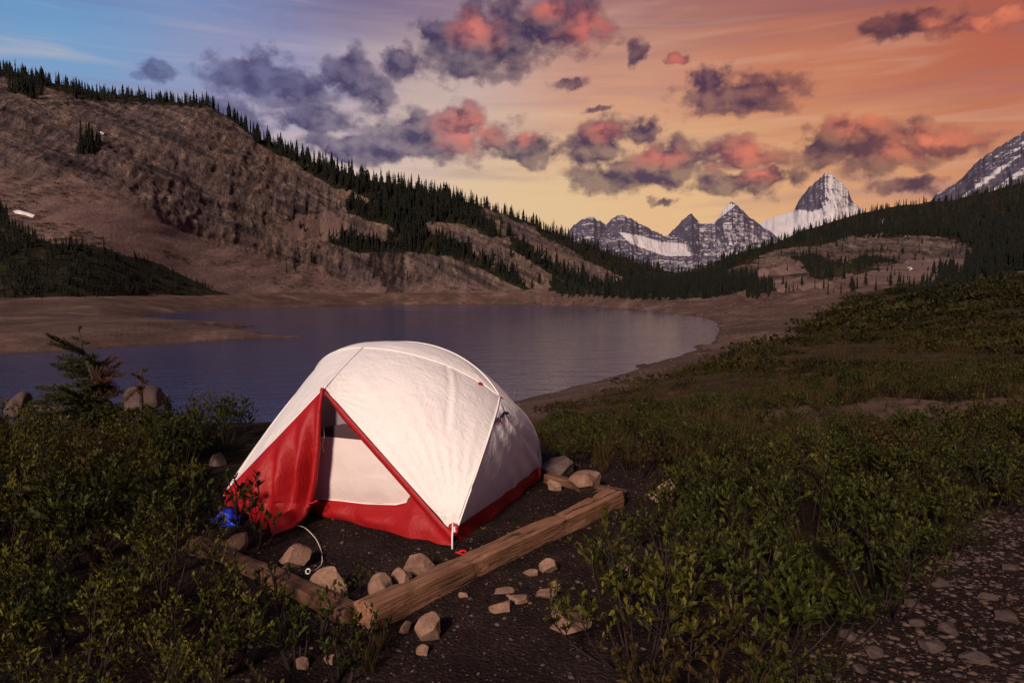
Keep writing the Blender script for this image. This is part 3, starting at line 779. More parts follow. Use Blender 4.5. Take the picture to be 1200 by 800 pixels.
def sample_poly(poly, n, r):
    xs = [q[0] for q in poly]; ys = [q[1] for q in poly]; out = []
    while len(out) < n:
        x = r.uniform(min(xs), max(xs)); y = r.uniform(min(ys), max(ys))
        if in_poly(np.array([x]), np.array([y]), poly)[0]: out.append((x, y))
    return out
def poly_area(p): return 0.5 * abs(sum(p[i][0] * p[(i + 1) % len(p)][1] - p[(i + 1) % len(p)][0] * p[i][1] for i in range(len(p))))
tr = random.Random(11)
spots = []      # (size in px, P, height, zone)
for zi, poly in enumerate(FOREST):
    dens_ = 1 / 14.0 if zi != 8 else 1 / 18.0
    for (x, y) in sample_poly(poly, int(poly_area(poly) * dens_) + 3, tr):
        r_, c_ = on_hill(x, y); p_ = P1[r_, c_]
        h = tr.triangular(3.5, 13.5, 6.5) * (0.75 if zi == 0 else 1.0)
        if zi == 8: h = tr.uniform(1.2, 4.6) * (1.25 if y < 300 else .8)
        if zi in (6, 7): h *= 0.85
        spots.append((h * 800 / p_[1], p_, h, ('crest', 'upper', 'upper', 'upper', 'bench', 'slab', 'end', 'end', 'wedge', 'ledge', 'ledge')[zi]))
# scattered singles on ledges and the ridge crest
for i in range(110):
    x = tr.uniform(-60, 800); k = np.argmin(np.abs(px_cols - x)); r_ = np.searchsorted(seg[:, 0], 7.97)
    p_ = P1[r_, k]; h = tr.triangular(3, 11, 4.5); spots.append((h * 800 / p_[1], p_, h, 'crest'))
for i in range(110):
    x = tr.uniform(330, 740); y = tr.uniform(230, 335)
    r_, c_ = on_hill(x, y); p_ = P1[r_, c_]; h = tr.uniform(3, 7); spots.append((h * 800 / p_[1] * 0.8, p_, h, 'ledge'))
for zi, poly in enumerate(FOREST_R):
    for (x, y) in sample_poly(poly, int(poly_area(poly) / 13.0), tr):
        if x > 1290: continue
        r_, c_ = on_hill(x, y); p_ = P1[r_, c_]
        h = tr.uniform(5, 9.5) * (0.7 if zi >= 2 else 1)
        spots.append((h * 800 / p_[1] * 0.9, p_, h, 'right'))
for i in range(230):
    x = tr.uniform(840, 1150); y = tr.uniform(280, 350)
    r_, c_ = on_hill(x, y); p_ = P1[r_, c_]; h = tr.uniform(1.8, 5); spots.append((h * 800 / p_[1] * 0.7, p_, h, 'knoll'))
spots = [s for s in spots if -30 < project(s[1])[0] < 1230]
spots.sort(key=lambda s: -s[0])
TREE_LABEL = {
    'crest': ('slender dark spruce on the skyline crest of the rocky hillside', 'spruces on the crest of the rocky hillside'),
    'upper': ('dark spruce in the thick upper tree band just below the crest', 'spruces in the upper band of the rocky hillside'),
    'bench': ('tall dark spruce on the bench above the lower lakeside cliff', 'spruces on the bench above the lower cliff'),
    'slab': ('dark spruce in the diagonal line between the pale rock slabs', 'spruces between the rock slabs'),
    'wedge': ('small dark conifer on the green wedge above the left lake beach', 'conifers on the green wedge by the beach'),
    'end': ('dark spruce in the forest where the rocky ridge runs down to the lake end', 'spruces at the low end of the ridge'),
    'ledge': ('lone small spruce clinging to a ledge of the rocky hillside', 'lone spruces on ledges'),
    'right': ('dark spruce in the dense forest on the hillside beyond the meadow', 'spruces on the forested hillside'),
    'knoll': ('small lone conifer on the rocky knolls between lake and forested hillside', 'conifers on the rocky knolls'),
}
for s in spots[:290]:
    lab, grp = TREE_LABEL[s[3]]
    o = link('spruce_tree', random.choice(tree_meshes), loc=s[1] - np.array([0, 0, .06 * s[2]]), rotz=tr.uniform(0, 6.3), scale=(s[2] * tr.uniform(0.8, 1.15),) * 2 + (s[2],))
    tag(o, lab, 'tree', grp)
def bulk_forest(name, ss, label):
    Vs, Fs, off = [], [], 0
    for s in ss:
        V, F, b = random.choice(TREE_LO); a = tr.uniform(0, 6.3); wd = tr.uniform(0.8, 1.2)
        Vr = np.stack([(V[:, 0] * cos(a) - V[:, 1] * sin(a)) * wd, (V[:, 0] * sin(a) + V[:, 1] * cos(a)) * wd, V[:, 2]], -1) * s[2] + s[1] - np.array([0, 0, .06 * s[2]])
        Vs.append(Vr); Fs.append(F + off); off += len(V)
    tag(link(name, mesh_from(name, np.vstack(Vs), np.vstack(Fs), M['spruce'], False)), label, 'forest', kind='stuff')
rest = spots[290:]
bulk_forest('ridge_forest', [s for s in rest if s[3] not in ('right', 'knoll')], 'mass of small dark spruces along ridge and ledges of the rocky hillside')
bulk_forest('hillside_forest', [s for s in rest if s[3] in ('right', 'knoll')], 'mass of dark conifer forest covering the hillside beyond the meadow')
#@@FOREGROUND@@
# ================================================================== CAMPSITE
def mat_fabric(name, col, rough=0.6, transl=0.15, bump=0.25, sheen=0.0, dirt=0.0):
    m, n, bs, out = new_mat(name)
    p = n.node('ShaderNodeTexCoord').outputs['Object']
    a = n.noise(p, 5.0, 4.0, 0.6, 0.6); b = n.noise(n.vm('MULTIPLY', p, (1.0, 1.6, 0.45)), 16.0, 3.0, 0.6, 1.2)
    wv = n.noise(p, 600.0, 1.0)
    c = n.mix(n.m('MULTIPLY', n.rng(a, 0.35, 0.7), 0.5), tuple(col) + (1,), tuple(v * 0.9 for v in col) + (1,))
    if dirt:
        z = n.xyz(pos(n))[2]
        dm = n.m('MULTIPLY', n.rng(z, 0.22, 0.0), n.rng(b, 0.42, 0.62))
        c = n.mix(n.m('MULTIPLY', dm, dirt), c, (0.12, 0.085, 0.07, 1))
    n.put(bs.inputs['Base Color'], c); bs.inputs['Roughness'].default_value = rough
    bs.inputs['Specular IOR Level'].default_value = 0.3
    n.put(bs.inputs['Normal'], n.bump(n.m('ADD', n.m('MULTIPLY', a, 0.6), n.m('ADD', n.m('MULTIPLY', b, 0.35), n.m('MULTIPLY', wv, 0.02))), bump, 0.05))
    if transl:
        tr_ = n.node('ShaderNodeBsdfTranslucent'); n.put(tr_.inputs[0], c)
        mxs = n.node('ShaderNodeMixShader'); mxs.inputs[0].default_value = transl
        n.l.new(bs.outputs[0], mxs.inputs[1]); n.l.new(tr_.outputs[0], mxs.inputs[2]); n.l.new(mxs.outputs[0], out.inputs[0])
    return m
M['fly'] = mat_fabric('white_fly_fabric', (0.84, 0.80, 0.79), 0.5, 0.14, 0.5, dirt=0.6)
M['inner'] = mat_fabric('inner_tent_fabric', (0.78, 0.66, 0.65), 0.7, 0.2, 0.2)
M['mesh'] = mat_fabric('dark_mesh_fabric', (0.05, 0.03, 0.035), 0.9, 0.0, 0.1)
M['haze_mesh'] = mat_fabric('grey_mesh_fabric', (0.24, 0.19, 0.23), 0.9, 0.1, 0.1)
M['red'] = mat_fabric('red_fabric', (0.33, 0.005, 0.008), 0.55, 0.10, 0.35, dirt=0.12)
M['redtrim'] = mat_fabric('red_webbing', (0.48, 0.010, 0.016), 0.6, 0.0, 0.1)
M['pole'] = mat_simple('pale_pole_sleeve', (0.82, 0.78, 0.76), 0.4, 0.05, 10)
M['cord'] = mat_simple('pale_cord', (0.55, 0.48, 0.42), 0.7, 0.1, 40)
M['logo'] = mat_simple('dark_print', (0.06, 0.05, 0.09), 0.6, 0.2, 20)
M['metal'] = mat_simple('white_metal', (0.75, 0.73, 0.72), 0.35, 0.05, 10)

def build_tent():
    A, B, C = G(533, 636), G(633, 557), G(264, 588)
    O = (B + C) / 2; E1 = (A - C) / 2; E2 = (B - A) / 2
    O[2] = 0
    root = link('tent', None, loc=O)
    tag(root, 'white dome tent with red vestibule door pinned half open on the dark pad', 'tent')
    U = lambda u, w_, z: np.array([*(u * E1[:2] + w_ * E2[:2]), z])
    outw = -E2 / np.linalg.norm(E2)
    def bez(*pts):
        pts = [np.asarray(q, float) for q in pts]
        def f(t):
            t = np.asarray(t, float)[..., None]
            if len(pts) == 2: return pts[0] * (1 - t) + pts[1] * t
            if len(pts) == 3: return pts[0] * (1 - t) ** 2 + 2 * pts[1] * t * (1 - t) + pts[2] * t * t
            return pts[0] * (1 - t) ** 3 + 3 * pts[1] * t * (1 - t) ** 2 + 3 * pts[2] * t * t * (1 - t) + pts[3] * t ** 3
        return f
    def coons(c0, c1, d0, d1, n=44, m=44, bulge=0.0, wr=0.007, seed=0, fold=None):
        s = np.linspace(0, 1, n); t = np.linspace(0, 1, m)
        S, T_ = np.meshgrid(s, t)
        C0, C1, D0_, D1_ = c0(s)[None], c1(s)[None], d0(t)[:, None], d1(t)[:, None]
        s3, t3 = S[..., None], T_[..., None]
        P = (1 - t3) * C0 + t3 * C1 + (1 - s3) * D0_ + s3 * D1_ - ((1 - s3) * (1 - t3) * c0(0.) + s3 * (1 - t3) * c0(1.) + (1 - s3) * t3 * c1(0.) + s3 * t3 * c1(1.))
        N_ = np.cross(np.gradient(P, axis=1), np.gradient(P, axis=0)); N_ /= np.linalg.norm(N_, axis=-1, keepdims=True) + 1e-9
        cen = np.array([0, 0, 0.35])
        sg = np.sign(((P - cen) * N_).sum(-1).mean()); N_ *= sg
        d = bulge * np.sin(pi * S) * np.sin(pi * T_) + wr * fbm(S * 5, T_ * 5, 0, 4, seed) * np.minimum(1, 8 * S * (1 - S)) * np.minimum(1, 8 * T_ * (1 - T_))
        if fold is not None: d = d + fold(S, T_, P)
        P = P + N_ * d[..., None]
        return P, N_
    R, Lh, T0, T1 = U(.95, .03, .77), U(-.80, 0, .86), U(-.13, -.27, 1.10), U(-.04, .27, 1.12)
    Bf, Bb = U(-.07, -.93, .875), U(0, .93, .875)
    Ac, Bc, Cc, Dc = U(1, -1, .05), U(1, 1, .05), U(-1, -1, .05), U(-1, 1, .05)
    ridgeR = bez(T0, U(.30, -.30, 1.115), U(.72, -.15, .99), R); ridgeL = bez(T0, U(-.40, -.28, 1.10), U(-.64, -.15, 1.0), Lh)
    ridgeR2 = bez(T1, U(.35, .30, 1.13), U(.74, .18, .99), R); ridgeL2 = bez(T1, U(-.42, .28, 1.11), U(-.64, .15, 1.0), Lh)
    crossF = bez(Bf, U(-.06, -.62, 1.03), T0); crossB = bez(Bb, U(0, .6, 1.05), T1); crossT = bez(T0, U(-.08, 0, 1.16), T1)
    poleA = bez(Ac, U(1.11, -.84, .46), U(1.07, -.36, .70), R); poleB = bez(Bc, U(1.08, .80, .45), U(1.02, .3, .70), R)
    poleC = bez(Cc, U(-.955, -.72, .33), U(-.885, -.36, .61), Lh); poleD = bez(Dc, U(-1.10, .80, .52), U(-.98, .25, .80), Lh)
    eA, eC, eB, eD = bez(Bf, Ac), bez(Bf, Cc), bez(Bb, Bc), bez(Bb, Dc)
    def pull(S, T_, P):      # creases running out of the pinned corner and down from the ridge seam
        ang = np.arctan2(T_ + 0.02, 1 - S + 0.02); r = np.hypot(T_, 1 - S)
        k = 0.006 * np.sin(ang * 34) * np.exp(-r / 0.35)
        x = S - 0.62 - 0.28 * (1 - T_)
        k += 0.006 * np.exp(-(x / 0.018) ** 2) * sstep(0.25, 0.5, T_) - 0.006 * np.exp(-((x + 0.035) / 0.016) ** 2) * sstep(0.2, 0.55, T_)
        ang2 = np.arctan2(T_ + .01, S + .01); r2 = np.hypot(T_, S)
        return k + 0.005 * np.sin(ang2 * 30) * np.exp(-r2 / 0.25)
    def side(S, T_, P):      # diagonal creases on the end panel
        q = T_ * 0.75 + S * 0.8
        return np.clip(2.2 * (1 - T_) - .25, 0, 1) * (0.012 * np.exp(-((q - 0.78) / 0.03) ** 2) - 0.010 * np.exp(-((q - 0.86) / 0.03) ** 2) + 0.010 * np.exp(-((q - 0.98) / 0.03) ** 2) + 0.006 * np.sin(q * 42) * np.exp(-((q - .7) / .3) ** 2))
    grids = {}
    def panel(key, name, mat, c0, c1, d0, d1, **kw):
        P, N_ = coons(c0, c1, d0, d1, **kw); grids[key] = (P, N_)
        me = mesh_from(name, P.reshape(-1, 3), grid_faces(*P.shape[:2]), mat)
        return link(name, me, root)
    panel('fr', 'fly_panel', M['fly'], eA, ridgeR, crossF, poleA, bulge=.035, seed=1, fold=pull, n=80, m=80)
    panel('fl', 'fly_panel', M['fly'], eC, ridgeL, crossF, poleC, bulge=.005, seed=2, fold=lambda S, T_, P: 0.004 * np.sin(np.arctan2(T_ + .01, S + .01) * 26) * np.exp(-np.hypot(S, T_) / .4))
    panel('tr', 'roof_panel', M['fly'], ridgeR, ridgeR2, crossT, bez(R, R), bulge=.015, seed=13)
    panel('tl', 'roof_panel', M['fly'], ridgeL, ridgeL2, crossT, bez(Lh, Lh), bulge=.015, seed=14)
    panel('br', 'fly_panel', M['fly'], eB, ridgeR2, crossB, poleB, bulge=.03, seed=3)
    panel('bl', 'fly_panel', M['fly'], eD, ridgeL2, crossB, poleD, bulge=.03, seed=4)
    up = np.array([0, 0, .03])
    Rc = bez(R, R); Lc = bez(Lh, Lh)
    A1, B1, C1_, D1_ = Ac + up, Bc + up, Cc + up, Dc + up
    panel('er', 'end_panel', M['fly'], bez(A1, (A1 + B1) / 2 + U(.03, 0, -.015), B1), Rc, bez(A1, U(1.11, -.84, .48), U(1.07, -.36, .70), R), bez(B1, U(1.08, .80, .48), U(1.02, .3, .70), R), bulge=.02, seed=5, fold=side, n=70, m=70)
    panel('el', 'end_panel', M['fly'], bez(C1_, D1_), Lc, bez(C1_, U(-.955, -.72, .35), U(-.885, -.36, .61), Lh), bez(D1_, U(-1.10, .80, .55), U(-.98, .25, .80), Lh), bulge=.03, seed=6)
    panel('bk', 'rear_door', M['fly'], bez(Dc, U(0, 1.35, .03), Bc), bez(Bb, Bb), eD.__call__ and bez(Dc, Bb), bez(Bc, Bb), bulge=.06, seed=7)
    # red skirt under the two ends
    for (p, q, k) in ((U(1, -1, 0), U(1, 1, 0), 1), (U(-1, -1, 0), U(-1, 1, 0), -1)):
        o_ = U(.025 * k, 0, 0)
        top_ = bez(p + o_ * .6 + [0, 0, .10], (p + q) / 2 + o_ * .8 + [0, 0, .085], q + o_ * .6 + [0, 0, .095]); bot = bez(p + o_, (p + q) / 2 + o_ * 2.0, q + o_)
        def wv(S, T_, P): return 0.008 * np.sin(S * 23 + T_ * 2) * (1 - T_)
        P, _ = coons(bot, top_, bez(bot(0.), top_(0.)), bez(bot(1.), top_(1.)), n=50, m=8, wr=.004, seed=31, fold=wv)
        link('skirt', mesh_from('skirt', P.reshape(-1, 3), grid_faces(*P.shape[:2]), M['red']), root)
    # pole sleeves / seams
    tt = np.linspace(0, 1, 28)
    def seam(f, r, name='seam', mat=None, lift=0.004, n=6):
        pts = f(tt); c = pts - np.array([0, 0, .3]); c /= np.linalg.norm(c, axis=1, keepdims=True)
        V, Q, T_ = tube(pts + c * lift, r, n)
        return link(name, mesh_from(name, V, [Q, T_], mat or M['pole']), root)
    for f in (poleA, poleB, poleC, poleD): seam(f, .006)
    for f in (ridgeR, ridgeL, ridgeR2, ridgeL2): seam(f, .0045)
    seam(crossF, .007); seam(crossB, .006)
    # red zip edge of the doorway, with the pale binding of the fly along it
    n_ = 40; t = np.linspace(0, 1, n_); e = eA(t)
    edge_dir = (Ac - Bf) / np.linalg.norm(Ac - Bf); down = np.array([0, 0, -1.0]); inn = down - edge_dir * (down @ edge_dir); inn /= np.linalg.norm(inn)
    rows = []
    prof = [(0.0, .012), (.012, .022), (.030, .022), (.048, .010), (.052, -.004), (.030, -.006)]
    wob = 0.004 * fbm(t * 9, 0 * t, 0, 3, 4)
    for a_, b_ in prof: rows.append(e + inn * (a_ * np.minimum(1, .35 + t * 4))[:, None] + outw * (b_ + wob)[:, None])
    V = np.stack(rows, 0)
    link('door_zip', mesh_from('door_zip', V.reshape(-1, 3), grid_faces(len(prof), n_), M['red']), root)
    def fly_edge(f, r): return seam(f, r, 'fly_binding', M['pole'], .006)
    fly_edge(eC, .008)
    # inner tent seen through the doorway
    q0 = U(0, -.90, 0); qv = U(0, -.80, .87) - q0; pn = np.cross(E1, qv); pn /= np.linalg.norm(pn)
    if pn @ outw < 0: pn = -pn
    eye = np.array([0, 0, CAM_H]) - O
    def on_plane(px, py, off=0.0):
        d = at(px, py, 5.0) - np.array([0, 0, CAM_H]); k = ((q0 + pn * off - eye) @ pn) / (d @ pn); return eye + d * k
    def sheet(name, outline, mat, off, bulge, wr, rings=9, seed=0):
        # dense outline and concentric rings, puffed out in the middle
        o_ = np.array(outline, float); nn = len(o_); pts = []
        for i in range(nn):
            for k in np.linspace(0, 1, 8, endpoint=False): pts.append(o_[i] * (1 - k) + o_[(i + 1) % nn] * k)
        pts = np.array(pts); c = pts.mean(0); V = []; n2 = len(pts); F = []
        for r in range(rings):
            f = r / (rings - 1)
            for q in pts:
                z_ = c + (q - c) * f
                V.append(on_plane(z_[0], z_[1], off + bulge * (1 - f ** 2) + wr * fbm(z_[0] / 22, z_[1] / 22, 0, 3, seed)))
        for r in range(rings - 1):
            for i in range(n2): F.append((r * n2 + i, r * n2 + (i + 1) % n2, (r + 1) * n2 + (i + 1) % n2, (r + 1) * n2 + i))
        return link(name, mesh_from(name, np.array(V), F, mat), root)
    sheet('inner_wall', [(377, 463), (384, 464), (530, 622), (420, 606), (300, 585)], M['haze_mesh'], -.02, 0, .004, seed=1)
    sheet('mesh_window', [(340, 503), (384, 500), (404, 496), (440, 508), (440, 519), (380, 514), (340, 512)], M['mesh'], .004, .004, .002, seed=2)
    idoor = sheet('inner_door', [(340, 510), (378, 511), (430, 516), (452, 530), (470, 549), (482, 566), (483, 578), (476, 588), (464, 591), (430, 590), (366, 583), (335, 580)], M['inner'], .012, .03, .010, seed=3)
    zp = [on_plane(*q, .018) for q in [(430, 516), (452, 530), (470, 549), (482, 566), (483, 578), (476, 588), (464, 591), (430, 590), (366, 583), (340, 581)]]
    V, Q, T_ = tube(np.array(zp), .004, 5); link('zip', mesh_from('zip', V, [Q, T_], M['pole']), idoor)
    # red bathtub floor wall below it
    pxs = np.linspace(330, 533, 60)
    topy = np.interp(pxs, [330, 366, 430, 464, 478, 486, 500, 533], [578, 582, 589, 590, 586, 572, 582, 622])
    boty = np.interp(pxs, [330, 350, 385, 430, 480, 520, 533], [596, 599, 605, 617, 630, 637, 640])
    rows = []
    for k in np.linspace(0, 1, 12):
        r_ = []
        for x_, a_, b_ in zip(pxs, topy, boty):
            ptop = on_plane(x_, a_, .010); pb = G(x_, b_, 0.004) - O
            q = ptop * (1 - k) + pb * k
            q = q + outw * (.012 * sin(x_ / 7.0 + 3 * k) * k + .035 * sin(pi * k) + 0.012 * float(vnoise(x_ / 18, k * 2, 0, 5)))
            r_.append(q)
        rows.append(r_)
    V = np.array(rows)
    link('floor_wall', mesh_from('floor_wall', V.reshape(-1, 3), grid_faces(12, 60), M['red']), root)
    fl = [U(-.98, -.9, .015), U(.98, -.9, .015), U(.98, .95, .015), U(-.98, .95, .015)]
    link('floor', mesh_from('floor', fl, [(0, 1, 2, 3)], M['red']), root)
    # hanging red vestibule door, gathered and tied
    def front(px, py, w_):          # point on the upright sheet w = w_
        p0 = U(0, w_, 0); n0 = np.cross(E1, [0, 0, 1.]); n0 /= np.linalg.norm(n0)
        d = at(px, py, 5.0) - np.array([0, 0, CAM_H]); k = ((p0 - eye) @ n0) / (d @ n0); return eye + d * k
    Vp = G(322, 625, .012) - O
    edge_pts = np.array([Bf + outw * .012, front(375, 490, -1.0), front(373, 530, -1.05), front(369, 565, -1.08), front(364, 590, -1.10), front(358, 604, -1.16), G(344, 617, .02) - O, Vp])
    le = np.r_[0, np.cumsum(np.linalg.norm(np.diff(edge_pts, axis=0), axis=1))]; le /= le[-1]
    right_edge = lambda t: np.stack([np.interp(t, le, edge_pts[:, k]) for k in range(3)], -1)
    Ct = Cc + outw * .01 + np.array([0, 0, .02]); Cb = G(262, 590, .01) - O
    def folds(S, T_, P):
        prof = 0.075 * np.sin(2 * pi * (S ** 0.75) * 4.6 + 0.8 + T_ * 1.1) * np.exp(-S * 1.4) * np.minimum(1, T_ * 2.2) * np.minimum(1, S * 12)
        pinch = 1 - 0.45 * np.exp(-((T_ - .72) / .10) ** 2)
        return prof * pinch + 0.05 * np.sin(pi * S) * np.sin(pi * T_) + 0.012 * fbm(S * 9, T_ * 5, 0, 3, 55) * np.minimum(1, T_ * 4)
    bot_mid = G(296, 612, .008) - O
    P, _ = coons(bez(Bf + outw * .012, Ct), bez(Vp, bot_mid, Cb), right_edge, bez(Ct, Cb), n=90, m=60, wr=.004, seed=61, fold=folds)
    door = link('vestibule_door', mesh_from('vestibule_door', P.reshape(-1, 3), grid_faces(*P.shape[:2]), M['red']), root)
    # rolled hem along the free edge and the tie that gathers it
    hem = right_edge(np.linspace(0, 1, 50)) + outw * .014
    hem[:, 2] += 0.006
    hem += (0.006 * fbm(np.linspace(0, 9, 50), np.zeros(50), 0, 3, 8))[:, None] * E1 / np.linalg.norm(E1)
    V, Q, T_ = tube(hem, .013 + .010 * np.sin(np.linspace(0, pi, 50)), 8); link('rolled_hem', mesh_from('rolled_hem', V, [Q, T_], M['red']), door)
    k0 = front(366, 588, -1.12); ang = np.linspace(0, 2 * pi, 18)
    ring = np.array([k0 + .034 * cos(q) * E1 / np.linalg.norm(E1) + .030 * sin(q) * outw + np.array([0, 0, .008 * cos(q)]) for q in ang])
    V, Q, T_ = tube(ring, .005, 5); link('door_tie', mesh_from('door_tie', V, [Q, T_], M['redtrim']), door)
    cordp = np.array([front(379, 500, -.98), front(380, 512, -.99), front(377, 522, -1.0), front(380, 530, -1.0)])
    V, Q, T_ = tube(cordp, .003, 4); link('tie_cord', mesh_from('tie_cord', V, [Q, T_], M['cord']), door)
    # little red buckles and tabs
    def tab(px, py, key, sx, sy, name='buckle', mat=None, lift=.008):
        P_, N_ = grids[key]; sx_, sy_ = project(P_ + O); i = np.argmin((sx_ - px) ** 2 + (sy_ - py) ** 2); i = np.unravel_index(i, sx_.shape)
        p_, nn = P_[i], N_[i]; a_ = np.cross(nn, [0, 0, 1.]); a_ /= np.linalg.norm(a_); b_ = np.cross(a_, nn)
        if nn @ (p_ - np.array([0, 0, .3])) < 0: nn = -nn
        V = []; 
        for zz in (-.004, lift):
            for q in ((-1, -.7), (-.6, -1), (.6, -1), (1, -.7), (1, .7), (.6, 1), (-.6, 1), (-1, .7)): V.append(p_ + a_ * q[0] * sx + b_ * q[1] * sy + nn * zz)
        F = [(i_, (i_ + 1) % 8, 8 + (i_ + 1) % 8, 8 + i_) for i_ in range(8)] + [(8, 9, 14, 15), (9, 10, 13, 14), (10, 11, 12, 13)]
        return link(name, mesh_from(name, V, F, mat or M['redtrim'], False), root)
    tab(562, 450, 'fr', .022, .012); tab(585, 493, 'er', .008, .011); tab(587, 466, 'er', .012, .008)
    # printed mark on the end panel: two slanted dark strokes
    P_, N_ = grids['er']; sxg, syg = project(P_ + O)
    def mark(poly):
        V = []
        for (px, py) in poly:
            i = np.unravel_index(np.argmin((sxg - px) ** 2 + (syg - py) ** 2), sxg.shape)
            q = P_[i]; d = q - eye; k = np.linalg.norm(q - eye)
            w_ = at(px, py, 5.0) - np.array([0, 0, CAM_H]); w_ /= np.linalg.norm(w_)
            V.append(eye + w_ * (d @ w_) - w_ * .022)
        n2 = len(V); V = V + [np.mean(V, 0)]
        link('printed_mark', mesh_from('printed_mark', V, [(i_, (i_ + 1) % n2, n2) for i_ in range(n2)], M['logo']), root)
    mark([(586, 487), (590, 482), (595, 482), (598, 485), (593, 486), (590, 489), (586, 491)]); mark([(579, 493), (584, 488), (586, 491), (583, 495), (579, 496)])
    # pole foot and stake loops at the pinned corner
    a0 = Ac + np.array([0, 0, .09]) + outw * .025; a1 = G(530, 644, .0) - O
    V, Q, T_ = tube(np.array([a0, (a0 + a1) / 2 + outw * .005, a1]), .0055, 6); link('pole_foot', mesh_from('pole_foot', V, [Q, T_], M['metal']), root)
    lp = G(540, 647, .012) - O
    V, Q, T_ = tube(np.array([lp + [.03 * cos(q), .02 * sin(q), .006 * sin(2 * q)] for q in np.linspace(0, 2 * pi, 14)]), .006, 5); link('stake_loop', mesh_from('stake_loop', V, [Q, T_], M['redtrim']), root)
    lp = Ac + np.array([0, 0, .045]) + outw * .02
    V, Q, T_ = tube(np.array([lp + E1 / 2 * .06 * cos(q) + np.array([0, 0, .03 * sin(q)]) for q in np.linspace(0, 2 * pi, 14)]), .008, 5); link('corner_buckle', mesh_from('corner_buckle', V, [Q, T_], M['redtrim']), root)
    for (px, py) in ((596, 573), (632, 553)):
        lp = G(px, py + 8, .02) - O
        V, Q, T_ = tube(np.array([lp + [0, 0, .0], lp + [.004, 0, .05], lp + [0.0, .01, .10]]), .007, 5); link('strap', mesh_from('strap', V, [Q, T_], M['redtrim']), root)
    # slack guy line from the tied door to its hook
    gp = np.array([G(345, 615, .012), G(357, 617, .05), G(370, 630, .03), G(377, 645, .012), G(378, 660, .012), G(370, 668, .03), G(363, 668, .05)]) - O
    t = np.linspace(0, 1, 40); tk = np.linspace(0, 1, len(gp)); gp = np.stack([np.interp(t, tk, gp[:, k]) for k in range(3)], -1)
    for _ in range(4): gp[1:-1] = (gp[:-2] + gp[1:-1] * 2 + gp[2:]) / 4
    V, Q, T_ = tube(gp, .0028, 5); gl = link('guy_line', mesh_from('guy_line', V, [Q, T_], M['cord']), root)
    hp = G(361, 669, .05) - O
    V, Q, T_ = tube(np.array([hp + [.012 * cos(q), 0.004 * sin(q), .012 * sin(q)] for q in np.linspace(0.5, 2 * pi, 14)]), .0035, 5); link('hook', mesh_from('hook', V, [Q, T_], M['metal']), gl)
    return root
build_tent()

# ------------------------------------------------------------------ timber frame of the pad
def mat_wood(name, base, dark, light):
    m, n, bs, _ = new_mat(name)
    p = n.node('ShaderNodeTexCoord').outputs['Object']
    gr = n.noise(n.vm('MULTIPLY', p, (1.2, 26.0, 26.0)), 1.6, 6.0, 0.65, 0.5)
    bl = n.noise(p, 3.0, 5.0, 0.65); fine = n.noise(n.vm('MULTIPLY', p, (6.0, 90.0, 90.0)), 1.0, 3.0, 0.6)
    c = n.ramp(n.m('ADD', n.m('MULTIPLY', gr, 0.65), n.m('MULTIPLY', fine, 0.35)), [(0.3, dark), (0.48, base), (0.7, light)])
    c = n.mix(n.m('MULTIPLY', n.rng(bl, 0.52, 0.68), 0.6), c, tuple(v * 0.45 for v in base[:3]) + (1,))
    crack = n.rng(n.noise(n.vm('MULTIPLY', p, (1.1, 22.0, 22.0)), 1.1, 5.0, 0.6, 0.6), 0.40, 0.35)
    c = n.mix(crack, c, (0.02, 0.013, 0.01, 1))
    n.put(bs.inputs['Base Color'], c); bs.inputs['Roughness'].default_value = 0.85; bs.inputs['Specular IOR Level'].default_value = 0.15
    n.put(bs.inputs['Normal'], n.bump(n.m('SUBTRACT', n.m('ADD', n.m('MULTIPLY', gr, 1.4), n.m('MULTIPLY', fine, 0.5)), crack), 0.8, 0.012))
    return m
M['wood'] = mat_wood('weathered_timber', (0.215, 0.104, 0.060, 1), (0.060, 0.028, 0.018, 1), (0.36, 0.190, 0.115, 1))
M['wood2'] = mat_wood('dark_weathered_timber', (0.115, 0.057, 0.036, 1), (0.035, 0.018, 0.012, 1), (0.20, 0.108, 0.070, 1))
